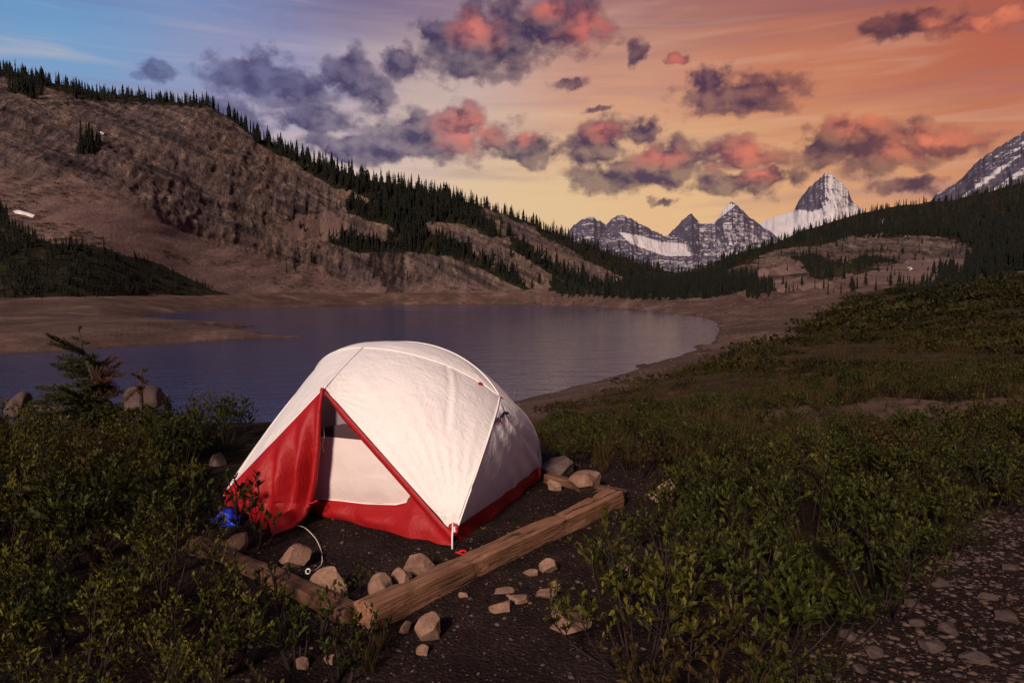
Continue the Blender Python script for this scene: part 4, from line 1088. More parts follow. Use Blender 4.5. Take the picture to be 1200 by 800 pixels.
def beam(p0, p1, wd, ht, sink, label, mat, seed, wear=.013):
    p0, p1 = np.array(p0), np.array(p1); d = p1 - p0; L = np.linalg.norm(d); ang = math.atan2(d[1], d[0])
    nx = 90; prof = []
    r = 0.007
    for cx, cz, a0 in ((wd / 2 - r, ht / 2 - r, 0), (-wd / 2 + r, ht / 2 - r, pi / 2), (-wd / 2 + r, -ht / 2 + r, pi), (wd / 2 - r, -ht / 2 + r, 1.5 * pi)):
        for k in range(4): a = a0 + k / 3 * pi / 2; prof.append((cx + r * cos(a), cz + r * sin(a)))
        nxt = {0: (-1, 0), pi / 2: (0, -1), pi: (1, 0)}.get(a0, (0, 1))
        for k in (1, 2, 3):
            t = k / 4
            if nxt[0]: prof.append((cx + r * cos(a) + nxt[0] * (wd - 2 * r) * t, cz + r * sin(a)))
            else: prof.append((cx + r * cos(a), cz + r * sin(a) + nxt[1] * (ht - 2 * r) * t))
    prof = np.array(prof); npf = len(prof)
    xs = np.linspace(0, L, nx); V = np.zeros((nx, npf, 3))
    V[..., 0] = xs[:, None]; V[..., 1] = prof[None, :, 0]; V[..., 2] = prof[None, :, 1]
    rad = np.linalg.norm(prof, axis=1)
    nn = prof / rad[:, None]
    dsp = wear * fbm(V[..., 0] * 3, V[..., 1] * 14, V[..., 2] * 14, 4, seed) - 2.2 * wear * np.maximum(0, ridged(V[..., 0] * 2.2, V[..., 1] * 5, V[..., 2] * 5, 3, seed + 5) - .72) * 3
    V[..., 1] += nn[None, :, 0] * dsp; V[..., 2] += nn[None, :, 1] * dsp
    V[0, :, 0] += .02 * fbm(prof[:, 0] * 20, prof[:, 1] * 20, 0, 2, seed); V[-1, :, 0] += .02 * fbm(prof[:, 0] * 20, prof[:, 1] * 20, 0, 2, seed + 1)
    V[..., 2] += 0.012 * np.sin(xs / L * 3 + seed)[:, None]
    F = []
    for i in range(nx - 1):
        for k in range(npf): F.append((i * npf + k, i * npf + (k + 1) % npf, (i + 1) * npf + (k + 1) % npf, (i + 1) * npf + k))
    Vf = np.vstack([V.reshape(-1, 3), [[0, 0, 0]], [[L, 0, 0]]]); c0 = nx * npf
    T = [(c0, (k + 1) % npf, k) for k in range(npf)] + [(c0 + 1, (nx - 1) * npf + k, (nx - 1) * npf + (k + 1) % npf) for k in range(npf)]
    me = mesh_from('timber_beam', Vf, [np.array(F), np.array(T)], mat)
    o = link('timber_beam', me, loc=(p0[0], p0[1], ht / 2 - sink))
    o.rotation_euler = (0, -math.asin(np.clip(d[2] / L, -1, 1)) if len(d) > 2 else 0, ang)
    return tag(o, label, 'beam', 'timbers edging the tent pad')
pN, pF = G(436, 738), G(731, 591)
perp = np.array([pF[1] - pN[1], -(pF[0] - pN[0])]); perp /= np.linalg.norm(perp)
cA = pN[:2] - perp * .055; cB = pF[:2] - perp * .055
beam((cA[0], cA[1], 0), (cB[0], cB[1], 0), .13, .128, .02, 'long thick squared timber running along the right side of the tent pad', M['wood'], 3)
lA = G(412, 722, .02); lB = G(225, 634, .02)
beam((lA[0], lA[1], 0), (lB[0], lB[1], 0), .10, .11, .055, 'half buried dark timber along the front of the pad below the red tent door', M['wood2'], 7, .008)
rA = G(640, 563, .02); rB = G(733, 576, .05)
beam((rA[0] , rA[1] + .05, 0), (rB[0], rB[1] + .03, 0), .07, .075, .012, 'thin short board across the far end of the pad behind the pale rock', M['wood2'], 9, .006)

# ------------------------------------------------------------------ rocks
def mat_rock(name, cols, sc=7.0):
    m, n, bs, _ = new_mat(name)
    p = n.node('ShaderNodeTexCoord').outputs['Object']
    oi = n.node('ShaderNodeObjectInfo').outputs['Random']
    p = n.vm('ADD', p, n.comb(n.m('MULTIPLY', oi, 31.0), n.m('MULTIPLY', oi, 17.0), 0.0))
    a = n.noise(p, sc, 7.0, 0.68); b = n.noise(p, sc * 6, 5.0, 0.7)
    c = n.ramp(n.m('ADD', n.m('MULTIPLY', a, 0.65), n.m('MULTIPLY', b, 0.35)), [(0.3, cols[0]), (0.5, cols[1]), (0.7, cols[2])])
    lich = n.rng(n.noise(p, sc * 2.3, 4.0, 0.6), 0.60, 0.68)
    c = n.mix(n.m('MULTIPLY', lich, 0.55), c, (0.075, 0.055, 0.05, 1))
    n.put(bs.inputs['Base Color'], c); bs.inputs['Roughness'].default_value = 0.9; bs.inputs['Specular IOR Level'].default_value = 0.15
    n.put(bs.inputs['Normal'], n.bump(n.m('ADD', a, n.m('MULTIPLY', b, 0.5)), 0.7, 0.02))
    return m
M['rock'] = mat_rock('pinkish_limestone', ((0.070, 0.038, 0.029, 1), (0.205, 0.118, 0.084, 1), (0.34, 0.212, 0.156, 1)))
M['boulder'] = mat_rock('shore_boulder', ((0.030, 0.020, 0.019, 1), (0.080, 0.053, 0.048, 1), (0.14, 0.097, 0.087, 1)), 5.0)
M['pathstone'] = mat_rock('dull_path_stone', ((0.022, 0.014, 0.014, 1), (0.055, 0.037, 0.034, 1), (0.10, 0.068, 0.062, 1)), 9.0)
def ico(sub):
    bm = bmesh.new(); bmesh.ops.create_icosphere(bm, subdivisions=sub, radius=1.0)
    V = np.array([v.co[:] for v in bm.verts]); F = np.array([[v.index for v in f.verts] for f in bm.faces]); bm.free(); return V, F
ICO3, ICO1, ICO2 = ico(4), ico(1), ico(2)
def rock_mesh(base, sx, sy, sz, seed, cuts=13, rough=.035):
    r = np.random.default_rng(seed); V = base[0].copy()
    for k in range(cuts):
        d = r.normal(size=3); d[2] *= .8; d /= np.linalg.norm(d); h = r.uniform(.44, .80)
        ex = V @ d - h; V = V - np.maximum(ex, 0)[:, None] * d
    o = r.uniform(0, 50)
    V = V * (1 + rough * fbm(V[:, 0] * 2.2 + o, V[:, 1] * 2.2, V[:, 2] * 2.2, 4, seed) * 2)[:, None]
    mxv = np.abs(V).max(0); V = V / mxv
    return V * np.array([sx, sy, sz]), base[1]
def rock(px, py, wpx, hpx, label, group=None, mat='rock', sink=.42, flat=None, Y=None, seed=None, rz=None):
    """px, py: middle of the rock's visible bottom edge in the photo"""
    p = G(px, py, 0.0) if Y is None else at(px, py, Y)
    s = p[1] / FPX
    sx = wpx * s / 2 * 1.04; sz = hpx * s / 2 * 1.25; sy = sx * random.uniform(.65, .95)
    seed = seed or random.randint(1, 99999)
    V, F = rock_mesh(ICO3, sx, sy, sz, seed)
    V[:, 2] += sz * (1 - 2 * sink * .6)
    o = link('rock', mesh_from('rock', V, F, M[mat], mat == 'boulder'), loc=(p[0], p[1] + sy * .8, (float(ground_z(p[0], p[1] + sy * .8)) if Y is None else p[2]) - .004), rotz=random.uniform(-.35, .35) if rz is None else rz)
    me = o.data
    tag(o, label, 'rock', group)
    return o
PADROCK = 'rocks lying loose on the tent pad'
rock(342, 667, 38, 30, 'pointed pale pink rock on the pad below the tied red tent door', PADROCK, seed=21)
rock(382, 700, 50, 34, 'broad blocky speckled rock against the front timber by the cord hook', PADROCK, seed=22)
rock(276, 649, 32, 24, 'small lit pale rock behind the front timber beside the blue bag', PADROCK, seed=23)
rock(253, 648, 18, 24, 'narrow dark upright stone behind the front timber next to the blue bag', PADROCK, mat='boulder', seed=24)
rock(447, 700, 36, 32, 'pale rounded rock at the corner where the two timbers meet', PADROCK, seed=25)
rock(472, 690, 32, 26, 'cracked flat brown stone wedged between two pale rocks by the long timber', PADROCK, seed=26)
rock(491, 677, 42, 28, 'angular pale rock leaning on the inner side of the long timber', PADROCK, seed=27)
rock(650, 576, 18, 16, 'small bright chipped stone beside the right rear corner of the tent', PADROCK, seed=29)
rock(690, 580, 46, 28, 'smooth oblong pale rock resting on the far end board of the pad', PADROCK, seed=130, rz=0.1)
rock(659, 557, 46, 26, 'rough brown rock behind the tent at the far end board', PADROCK, mat='boulder', seed=131, rz=0.2)
OUT = 'rocks on the soil outside the timber frame'
rock(502, 752, 38, 34, 'squat pink rock on the soil in front of the long timber near end', OUT, seed=32)
rock(474, 741, 16, 13, 'small round stone tucked under the near end of the long timber', OUT, seed=33)
rock(495, 767, 17, 13, 'little pale stone on the soil below the squat pink rock', OUT, seed=34)
rock(668, 745, 62, 22, 'wide low half buried rock in the soil right of the long timber', OUT, sink=.55, seed=35)
rock(641, 671, 27, 18, 'bright pale stone beside the middle of the long timber', OUT, seed=36)
rock(590, 719, 36, 13, 'flat thin slab half sunk in the soil near the long timber', OUT, sink=.6, seed=37)
rock(610, 708, 34, 10, 'thin ragged slab just behind the flat sunken slab', OUT, sink=.6, seed=38)
rock(640, 702, 30, 13, 'low rough slab right of the thin ragged slab', OUT, sink=.6, seed=39)
rock(649, 686, 18, 9, 'small flat stone just below the bright pale stone', OUT, sink=.5, seed=40)
rock(624, 676, 22, 7, 'thin sliver of rock against the foot of the long timber', OUT, sink=.6, seed=41)
rock(543, 700, 12, 9, 'tiny rounded stone close under the long timber', OUT, seed=42)
rock(654, 737, 13, 6, 'tiny flat stone left of the wide low rock', OUT, seed=43)
rock(782, 588, 38, 28, 'brown rock among the shrubs beyond the far end of the long timber', OUT, seed=44)
rock(588, 697, 30, 4, 'long thin stone splinter lying on the soil', OUT, sink=.5, seed=45)
rock(352, 786, 20, 14, 'small pink stone in the low plants below the front timber', OUT, seed=46)
rock(387, 778, 18, 13, 'small grey pink stone right of another in the low plants', OUT, seed=47)
rock(655, 722, 26, 8, 'crumbly low stone above the wide low rock', OUT, sink=.6, seed=48)
rock(737, 671, 30, 20, 'dull pink rock showing under the right hand shrub', OUT, seed=49)
rock(725, 690, 24, 14, 'low pink stone beneath the right hand shrub', OUT, sink=.5, seed=50)
SH = 'boulders on the lake bank behind the thicket'
rock(160, 486, 56, 30, 'large smooth pale boulder on the bank behind the fir saplings', SH, 'boulder', .2, Y=8.2, seed=51)
rock(64, 502, 46, 26, 'pale boulder on the bank left of the fir sapling', SH, 'boulder', .2, Y=8.0, seed=52)
rock(12, 488, 34, 28, 'rugged dark boulder at the far left of the bank', SH, 'boulder', .2, Y=8.4, seed=53)
rock(38, 500, 32, 24, 'rough reddish boulder between two others on the left bank', SH, 'boulder', .2, Y=8.1, seed=54)
rock(246, 530, 46, 22, 'low dark brown boulder on the bank edge by the left side of the tent', SH, 'boulder', .2, Y=7.0, seed=55)
rock(180, 516, 40, 12, 'pale flat boulder poking out of the thicket top', SH, 'boulder', .3, Y=7.2, seed=56)
rock(226, 514, 20, 9, 'small pale stone on the bank edge next to the red cloth', SH, 'rock', .3, Y=7.3, seed=57)
rock(250, 572, 26, 44, 'dark upright boulder close to the left corner of the tent', SH, 'boulder', .2, Y=5.9, seed=58)
for k, (px, py, w_, h_) in enumerate([(1062, 690, 16, 9), (1072, 712, 22, 12), (1104, 690, 22, 11), (1180, 616, 14, 8), (1155, 612, 12, 7), (1080, 735, 26, 14), (1120, 742, 30, 15), (1160, 705, 26, 12), (1185, 730, 30, 14), (1040, 712, 18, 10), (1098, 765, 30, 16), (1150, 780, 34, 16), (1030, 772, 24, 14), (998, 752, 20, 12), (1010, 790, 20, 12), (1190, 672, 22, 10), (1130, 662, 16, 8)]):
    rock(px, py, w_, h_, 'flat purplish stone lying on the stony path edge', 'stones on the path', 'pathstone', .62, seed=300 + k)

# ------------------------------------------------------------------ blue bag and red cloth
def cloth_bundle(name, c, sx, sy, sz, mat, label, cat, seed):
    V, F = ICO3[0].copy(), ICO3[1]
    q = fbm(V[:, 0] * 2.6 + seed, V[:, 1] * 2.6, V[:, 2] * 2.6, 4, seed)
    cr = ridged(V[:, 0] * 2.4 + seed, V[:, 1] * 2.4, V[:, 2] * 2.4, 3, seed + 2)
    V = V * (1 + .35 * q + .45 * (cr - .5))[:, None]
    V[:, 2] = np.maximum(V[:, 2], -.55)
    V = V * np.array([sx, sy, sz])
    o = link(name, mesh_from(name, V, F, mat), loc=(c[0], c[1], c[2] + sz * .5)); return tag(o, label, cat)
M['blue'] = mat_fabric('blue_fabric', (0.015, 0.045, 0.55), 0.4, 0.1, 0.4)
c = G(260, 617); bag = cloth_bundle('stuff_sack', (c[0], c[1] + .08, 0), .085, .07, .06, M['blue'], 'crumpled bright blue stuff sack on the ground left of the red tent door', 'bag', 4)
V, F = ICO2; q = V * np.array([.035, .03, .02]) * (1 + .3 * fbm(V[:, 0] * 3, V[:, 1] * 3, V[:, 2] * 3, 2, 3))[:, None] + np.array([.07, -.05, -.02])
link('drawcord_end', mesh_from('drawcord_end', q, F, M['blue']), bag)
c = at(245, 519, 7.0)
cloth_bundle('red_cloth', (c[0], c[1] - .25, c[2] - .02), .045, .04, .035, M['redtrim'], 'tiny crumpled red cloth on the dark boulder left of the tent', 'cloth', 9)

# ------------------------------------------------------------------ plants
def mat_leaf(name, a, b, transl=0.25, rough=0.5):
    m, n, bs, out = new_mat(name)
    t = attr(n, 'tint'); oi = n.node('ShaderNodeObjectInfo').outputs['Random']
    f = n.m('ADD', n.m('MULTIPLY', t, 0.75), n.m('MULTIPLY', oi, 0.25))
    c = n.mix(f, tuple(a) + (1,), tuple(b) + (1,))
    n.put(bs.inputs['Base Color'], c); bs.inputs['Roughness'].default_value = rough; bs.inputs['Specular IOR Level'].default_value = 0.14
    tr_ = n.node('ShaderNodeBsdfTranslucent'); n.put(tr_.inputs[0], c)
    mxs = n.node('ShaderNodeMixShader'); mxs.inputs[0].default_value = transl
    n.l.new(bs.outputs[0], mxs.inputs[1]); n.l.new(tr_.outputs[0], mxs.inputs[2]); n.l.new(mxs.outputs[0], out.inputs[0])
    return m
M['leaf'] = mat_leaf('shrub_leaf', (0.008, 0.010, 0.003), (0.175, 0.160, 0.024))
M['leaf2'] = mat_leaf('fresh_shrub_leaf', (0.007, 0.010, 0.003), (0.092, 0.100, 0.016))
M['stem'] = mat_simple('shrub_stem', (0.026, 0.016, 0.013), 0.9, 0.35, 30)
M['leaf3'] = mat_leaf('bronze_shrub_leaf', (0.014, 0.009, 0.003), (0.115, 0.078, 0.018))
M['needle'] = mat_leaf('fir_needle', (0.016, 0.024, 0.008), (0.085, 0.080, 0.022), 0.12)
M['dryneedle'] = mat_leaf('dead_fir_needle', (0.05, 0.022, 0.012), (0.13, 0.062, 0.03), 0.1)
M['cover'] = mat_leaf('meadow_leaf', (0.006, 0.007, 0.002), (0.050, 0.040, 0.009), 0.2, 0.7)
M['grass'] = mat_leaf('grass_blade', (0.016, 0.020, 0.004), (0.082, 0.046, 0.016), 0.25, 0.6)
M['twig'] = mat_simple('dry_twig', (0.16, 0.105, 0.085), 0.9, 0.3, 30)

def leaves_mesh(B, Dv, Nv, L, W, tint):
    """leaf = 5 points folded along the middle"""
    B, Dv, Nv = (np.asarray(q, float) for q in (B, Dv, Nv)); n = len(B)
    Dv = Dv / (np.linalg.norm(Dv, axis=1, keepdims=True) + 1e-9)
    Sv = np.cross(Dv, Nv); Sv /= np.linalg.norm(Sv, axis=1, keepdims=True) + 1e-9; Nv = np.cross(Sv, Dv)
    L = np.asarray(L)[:, None]; W = np.asarray(W)[:, None]
    mid = B + Dv * L * .58
    P = np.stack([B, mid + Sv * W / 2 + Nv * W * .18, B + Dv * L - Nv * L * .08, mid - Sv * W / 2 + Nv * W * .18, mid - Nv * W * .03], 1)
    b = np.arange(n)[:, None] * 5
    F = np.stack([np.concatenate([b + i, b + j, b + 4], 1) for i, j in ((0, 1), (1, 2), (2, 3), (3, 0))], 1).reshape(-1, 3)
    return P.reshape(-1, 3), F, np.repeat(np.asarray(tint), 5)
def make_shrub(seed, nst, height, spread, ntw, lpt, Ll, mat='leaf'):
    r = np.random.default_rng(seed); stems = []; B, D, N, LL, WW, TT = [], [], [], [], [], []
    for s in range(nst):
        a = r.uniform(0, 2 * pi); rad = spread * math.sqrt(r.uniform(0.02, 1)); h = height * r.uniform(.62, 1.0) * (1 - .35 * (rad / spread) ** 2)
        b0 = np.array([cos(a), sin(a), 0]) * rad * .35; tip = np.array([cos(a) * rad, sin(a) * rad, h])
        m1 = b0 * .5 + tip * .5 + np.array([cos(a), sin(a), 0]) * rad * .1 + r.normal(size=3) * .02
        t = np.linspace(0, 1, 7)[:, None]; pts = b0 * (1 - t) ** 2 + 2 * m1 * t * (1 - t) + tip * t * t
        stems.append(tube(pts, np.linspace(.006, .0022, 7), 4))
        for k in range(ntw):
            f = r.uniform(.55, 1.0) if k else 1.0
            i = f * 6; i0 = int(min(5, math.floor(i))); bp = pts[i0] * (1 - (i - i0)) + pts[i0 + 1] * (i - i0)
            an = r.uniform(0, 2 * pi); tl = r.uniform(.05, .13) * (height / .5)
            td = np.array([cos(an) * .8, sin(an) * .8, r.uniform(.35, 1.2)]); td /= np.linalg.norm(td)
            if k == 0: td = np.array([r.normal() * .3, r.normal() * .3, 1.0]); td /= np.linalg.norm(td)
            te = bp + td * tl
            stems.append(tube(np.array([bp, (bp + te) / 2 + r.normal(size=3) * .006, te]), np.array([.002, .0016, .0011]), 3))
            lit = np.clip(r.beta(.9, 1.9), 0, 1)  # leaf tone drawn at random for each twig
            for q in range(lpt):
                u = r.uniform(.3, 1.0) if q < lpt - 4 else 1.0
                az_ = r.uniform(0, 2 * pi); side = np.cross(td, [cos(az_), sin(az_), .3]); side /= np.linalg.norm(side) + 1e-9
                dv = td * r.uniform(.7, 1.3) + side * r.uniform(.35, .85) + np.array([0, 0, .25])
                B.append(bp + (te - bp) * u); D.append(dv); N.append(td * .8 + np.array([0, 0, .7]) + r.normal(size=3) * .3)
                l_ = Ll * r.uniform(.65, 1.2); LL.append(l_); WW.append(l_ * r.uniform(.32, .46)); TT.append(np.clip(lit * .8 + r.normal() * .12 + .05, 0, 1))
    V, F, T = leaves_mesh(B, D, N, LL, WW, TT)
    leaf = mesh_from('leaves', V, F, M[mat], True, {'tint': T})
    SV, SF = join(stems)
    return leaf, mesh_from('stems', SV, SF, M['stem'])
SHRUB_L = [make_shrub(400 + i, 14, .56, .36, 11, 12, (.035, .027, .040, .033, .030)[i], ('leaf', 'leaf', 'leaf2', 'leaf', 'leaf3')[i]) for i in range(5)]
SHRUB_R = [make_shrub(420 + i, 13, .50, .36, 11, 12, (.035, .028, .040, .033, .030)[i], ('leaf2', 'leaf2', 'leaf2', 'leaf', 'leaf3')[i]) for i in range(5)]
SHRUB_M = [make_shrub(440 + i, 16, .46, .40, 7, 8, .048, 'leaf2') for i in range(3)]
SHRUB_S = [make_shrub(460 + i, 5, .20, .09, 3, 8, .030, 'leaf2') for i in range(3)]
def place_shrub(protos, x, y, sc, label, group, name='leafy_shrub', zs=1.0, cat='shrub'):
    leaf, stem = random.choice(protos)
    root = link(name, None, loc=(x, y, float(ground_z(x, y)) - .02), rotz=random.uniform(0, 6.28), scale=(sc, sc, sc * zs))
    tag(root, label, cat, group)
    link('leaves', leaf, root); link('stems', stem, root)
    return root
pr = random.Random(5)
def scatter(n, xr, yr, ok, spacing, tries=40000):
    r = np.random.default_rng(17); x = r.uniform(*xr, tries); y = r.uniform(*yr, tries)
    k = ok(x, y); x, y = x[k], y[k]; sp_ = spacing(x, y) * r.uniform(.85, 1.35, len(x)); pts = np.zeros((0, 2))
    for i in range(len(x)):
        if len(pts) == 0 or (((pts - (x[i], y[i])) ** 2).sum(1) > sp_[i] ** 2).all(): pts = np.vstack([pts, (x[i], y[i])])
        if len(pts) >= n: break
    return [tuple(q) for q in pts]
def gpix(x, y, z=0.0):
    a, b = project(np.array([x, y, z])); return float(a), float(b)
def okL(x, y):
    px, py = project(np.stack([x, y, 0 * x], -1))
    edge = np.interp(y, [2.0, 2.7, 3.2, 3.6, 4.2, 5.0, 6.0, 7.0], [-.85, -1.25, -1.62, -1.97, -2.32, -2.55, -2.75, -2.8])
    return (px > -140) & (px < 330) & (x < edge)
LEFT = scatter(90, (-7.5, -.6), (1.9, 7.0), okL, lambda x, y: .38 + 0 * x)
for (x, y) in LEFT:
    d = 'leafy olive green shrub in the dense thicket left of the tent'
    place_shrub(SHRUB_L, x, y, pr.uniform(.65, 1.15) * (.8 if y > 5 else (1.0 if y > 3.2 else .8)), d, 'shrubs of the thicket left of the tent')
CLEAR = [(300, 900), (330, 690), (430, 745), (740, 595), (765, 588), (815, 600), (770, 640), (735, 690), (705, 760), (700, 900)]
PATH = [(1300, 545), (1300, 900), (955, 900), (985, 770), (1075, 690), (1150, 615)]
RIGHT = [(640, 548), (650, 500), (720, 470), (820, 440), (920, 425), (1300, 420), (1300, 1000), (690, 1000), (700, 760), (735, 690), (775, 635), (815, 600), (740, 560)]
def okR(x, y):
    px, py = project(np.stack([x, y, H_near(x, y)], -1))
    k = (px < 1330) & (px > 600) & in_poly(px, py, RIGHT) & ~in_poly(px, py, PATH) & ~in_poly(px, py, CLEAR)
    for q in BARE: k &= ~in_poly(px, py, q)
    return k
RIGHTP = scatter(172, (.2, 13.5), (2.2, 13.5), okR, lambda x, y: np.where(y < 4.2, .36, np.where(y < 7, .42, .60)))
for (x, y) in RIGHTP:
    if y < 4.4:
        place_shrub(SHRUB_R, x, y, pr.uniform(.55, 1.1), 'fresh green leafy shrub between the bare soil and the stony path', 'shrubs beside the stony path')
    elif y < 7.5:
        place_shrub(SHRUB_R, x, y, pr.uniform(.5, 1.05), 'green leafy shrub in the thicket beyond the long timber', 'shrubs beyond the long timber', zs=.85)
    else:
        place_shrub(SHRUB_M, x, y, pr.uniform(.6, 1.0), 'low dark green shrub on the meadow slope behind the near thicket', 'low shrubs on the meadow slope', zs=pr.uniform(.5, .85))
SM = 'small leafy sprigs in the soil'
for (px, py, sc, lab) in [(322, 700, 1.0, 'small green sprig growing over the front timber'), (300, 640, 1.5, 'tall loose sprig standing in front of the red tent door'), (283, 606, 1.7, 'tall thin sprig between the blue sack and the red tent door'),
        (425, 690, .7, 'little green sprig beside the rounded rock at the timber corner'), (412, 770, 1.0, 'bushy green sprig below the end of the front timber'), (432, 760, 1.0, 'bright green sprig at the foot of the long timber end'),
        (330, 745, 1.2, 'green sprig in the soil below the middle of the front timber'), (290, 735, 1.3, 'leafy sprig at the thicket edge below the front timber'), (375, 742, 1.0, 'small leafy sprig close below the front timber'),
        (710, 662, .8, 'small sprig in the soil near the pink rock under the shrubs'), (728, 620, .8, 'small sprig by the far half of the long timber'), (745, 640, .9, 'green sprig left of the right hand shrubs'), (395, 712, .8, 'thin sprig rising over the broad speckled rock'),
        (350, 790, 1.2, 'dark green sprig among the small pink stones'), (260, 790, 1.4, 'leafy sprig at the foot of the left thicket'), (400, 800, 1.1, 'low green sprig on the soil under the front timber corner')]:
    q = G(px, py); place_shrub(SHRUB_S, q[0], q[1], sc, lab, SM, 'leafy_sprig', cat='plant')

# ---- fir saplings on the bank
def fir(name, base, trunk_pts, branches, label, seed, needle='needle', nl=.020):
    r = np.random.default_rng(seed); base = np.asarray(base)
    root = link(name, None, loc=base); tag(root, label, 'sapling')
    tp = np.array(trunk_pts) - base
    V, Q, T = tube(tp, np.linspace(.022, .006, len(tp)), 6); link('trunk', mesh_from('trunk', V, [Q, T], M['bark']), root)
    wood = []; sets = {'needle': [[] for _ in range(6)], 'dryneedle': [[] for _ in range(6)]}
    def twig(p, d, L, key, dens):
        d = d / np.linalg.norm(d); n = max(6, int(L * dens)); e = p + d * L
        wood.append(tube(np.array([p, (p + e) / 2 - [0, 0, L * .05], e]), np.array([.004, .003, .0015]), 3))
        S = sets[key]
        for k in range(n):
            u = (k + r.uniform()) / n; a = r.uniform(0, 2 * pi); s_ = np.cross(d, [cos(a), sin(a), .4 * r.normal()]); s_ /= np.linalg.norm(s_) + 1e-9
            S[0].append(p + (e - p) * u); S[1].append(d * r.uniform(.4, .9) + s_ + np.array([0, 0, .25])); S[2].append(np.array([0, 0, 1.0]) + r.normal(size=3) * .2)
            S[3].append(nl * r.uniform(.7, 1.3)); S[4].append(nl * .30); S[5].append(np.clip(r.beta(1.5, 2.5), 0, 1))
    full = []
    for (f, ex, dead) in branches:
        full.append((f, ex, dead))
        for k in range(0 if f > .8 else (2 if f > .6 else 4)):
            p_ = base + tp[int(f * (len(tp) - 1))]; v_ = np.array(ex) - p_; L_ = np.linalg.norm(v_)
            full.append((np.clip(f + r.uniform(-.08, .08), .03, .95), p_ + v_ * r.uniform(.45, .9) + r.normal(size=3) * .28 * L_, dead))
    for (f, ex, dead) in full:      # f along the trunk, branch end point
        i = f * (len(tp) - 1); i0 = int(min(len(tp) - 2, math.floor(i))); p = tp[i0] * (1 - (i - i0)) + tp[i0 + 1] * (i - i0)
        e = np.array(ex) - base; d = e - p; L = np.linalg.norm(d); key = 'dryneedle' if dead else 'needle'
        n = max(4, int(L / .035))
        wood.append(tube(np.array([p, (p + e) / 2 + [0, 0, L * .06], e]), np.array([.009, .006, .003]), 4))
        for k in range(n):
            u = (k + .6) / n; q = p + d * u + np.array([0, 0, L * .06 * 4 * u * (1 - u) * .5])
            for sgn in (-1, 1):
                sd = np.cross(d / L, [0, 0, 1.]) * sgn; tw = d / L * .8 + sd * r.uniform(.5, .9) + np.array([0, 0, r.uniform(-.1, .45)])
                twig(q, tw, (.14 * (1 - u) + .05) * r.uniform(.7, 1.2) * min(1, L / .3), key, 520 if not dead else 260)
        twig(p + d * .75, d, L * .3, key, 420)
    V, F = join(wood); link('branches', mesh_from('branches', V, F, M['bark']), root)
    for key, S in sets.items():
        if S[0]:
            V, F, T = leaves_mesh(*S); link('needles' if key == 'needle' else 'dead_needles', mesh_from('needles', V, F, M[key], True, {'tint': T}), root)
    return root
Yf = 6.4
b0 = at(122, 505, Yf)
fr_ = random.Random(9)
def jb(px, py, dy=.18): return at(px + fr_.uniform(-2, 2), py + fr_.uniform(-2, 2), Yf + fr_.uniform(-dy, dy))
fir('fir_sapling', b0, [b0, at(118, 470, Yf), at(108, 440, Yf), at(97, 410, Yf), at(91, 382, Yf)],
    [(.95, jb(94, 384, .02), False), (.86, jb(84, 398, .08), False), (.82, jb(102, 404, .08), False), (.7, jb(60, 405), False), (.62, jb(70, 420), False), (.66, jb(112, 420), False), (.55, jb(82, 440), False), (.58, jb(125, 428), True), (.5, jb(138, 420), True), (.45, jb(142, 440), True),
     (.42, jb(78, 455), False), (.4, jb(132, 455), False), (.36, jb(140, 462), True), (.33, jb(92, 470), False), (.3, jb(130, 476), False), (.25, jb(48, 454), False), (.22, jb(60, 470), False), (.2, jb(140, 482), False), (.15, jb(85, 490), False), (.12, jb(45, 485), False), (.1, jb(150, 495), False),
     (.5, jb(105, 445, .3), False), (.4, jb(112, 460, .3), False), (.45, jb(100, 452, .3), False), (.3, jb(115, 478, .3), False), (.35, jb(98, 475, .35), False)],
    'bushy leaning fir sapling with reddish dead twigs above the thicket', 1)
Yf = 6.2; b1 = at(166, 500, Yf)
fir('fir_sapling', b1, [b1, at(166, 470, Yf), at(165, 450, Yf), at(166, 430, Yf)],
    [(.9, jb(171, 433, .03), False), (.8, jb(160, 440, .05), True), (.7, jb(172, 446, .05), True), (.55, jb(158, 452, .05), True), (.2, jb(140, 486), False), (.15, jb(190, 488), False), (.1, jb(150, 502), False), (.12, jb(180, 502), False), (.25, jb(178, 480), False)],
    'thin nearly bare fir sapling in front of the smooth pale boulder', 2)
Yf = 6.0; b2 = at(195, 530, Yf)
fir('fir_sapling', b2, [b2, at(196, 512, Yf), at(200, 496, Yf)],
    [(.9, jb(222, 486, .1), False), (.8, jb(206, 484, .1), False), (.6, jb(226, 500), False), (.6, jb(180, 492), False), (.4, jb(170, 506), False), (.4, jb(216, 512), False), (.3, jb(198, 505, .3), False), (.2, jb(175, 520), False), (.2, jb(222, 520), False)],
    'low spreading fir sapling at the bank edge near the tent', 3)

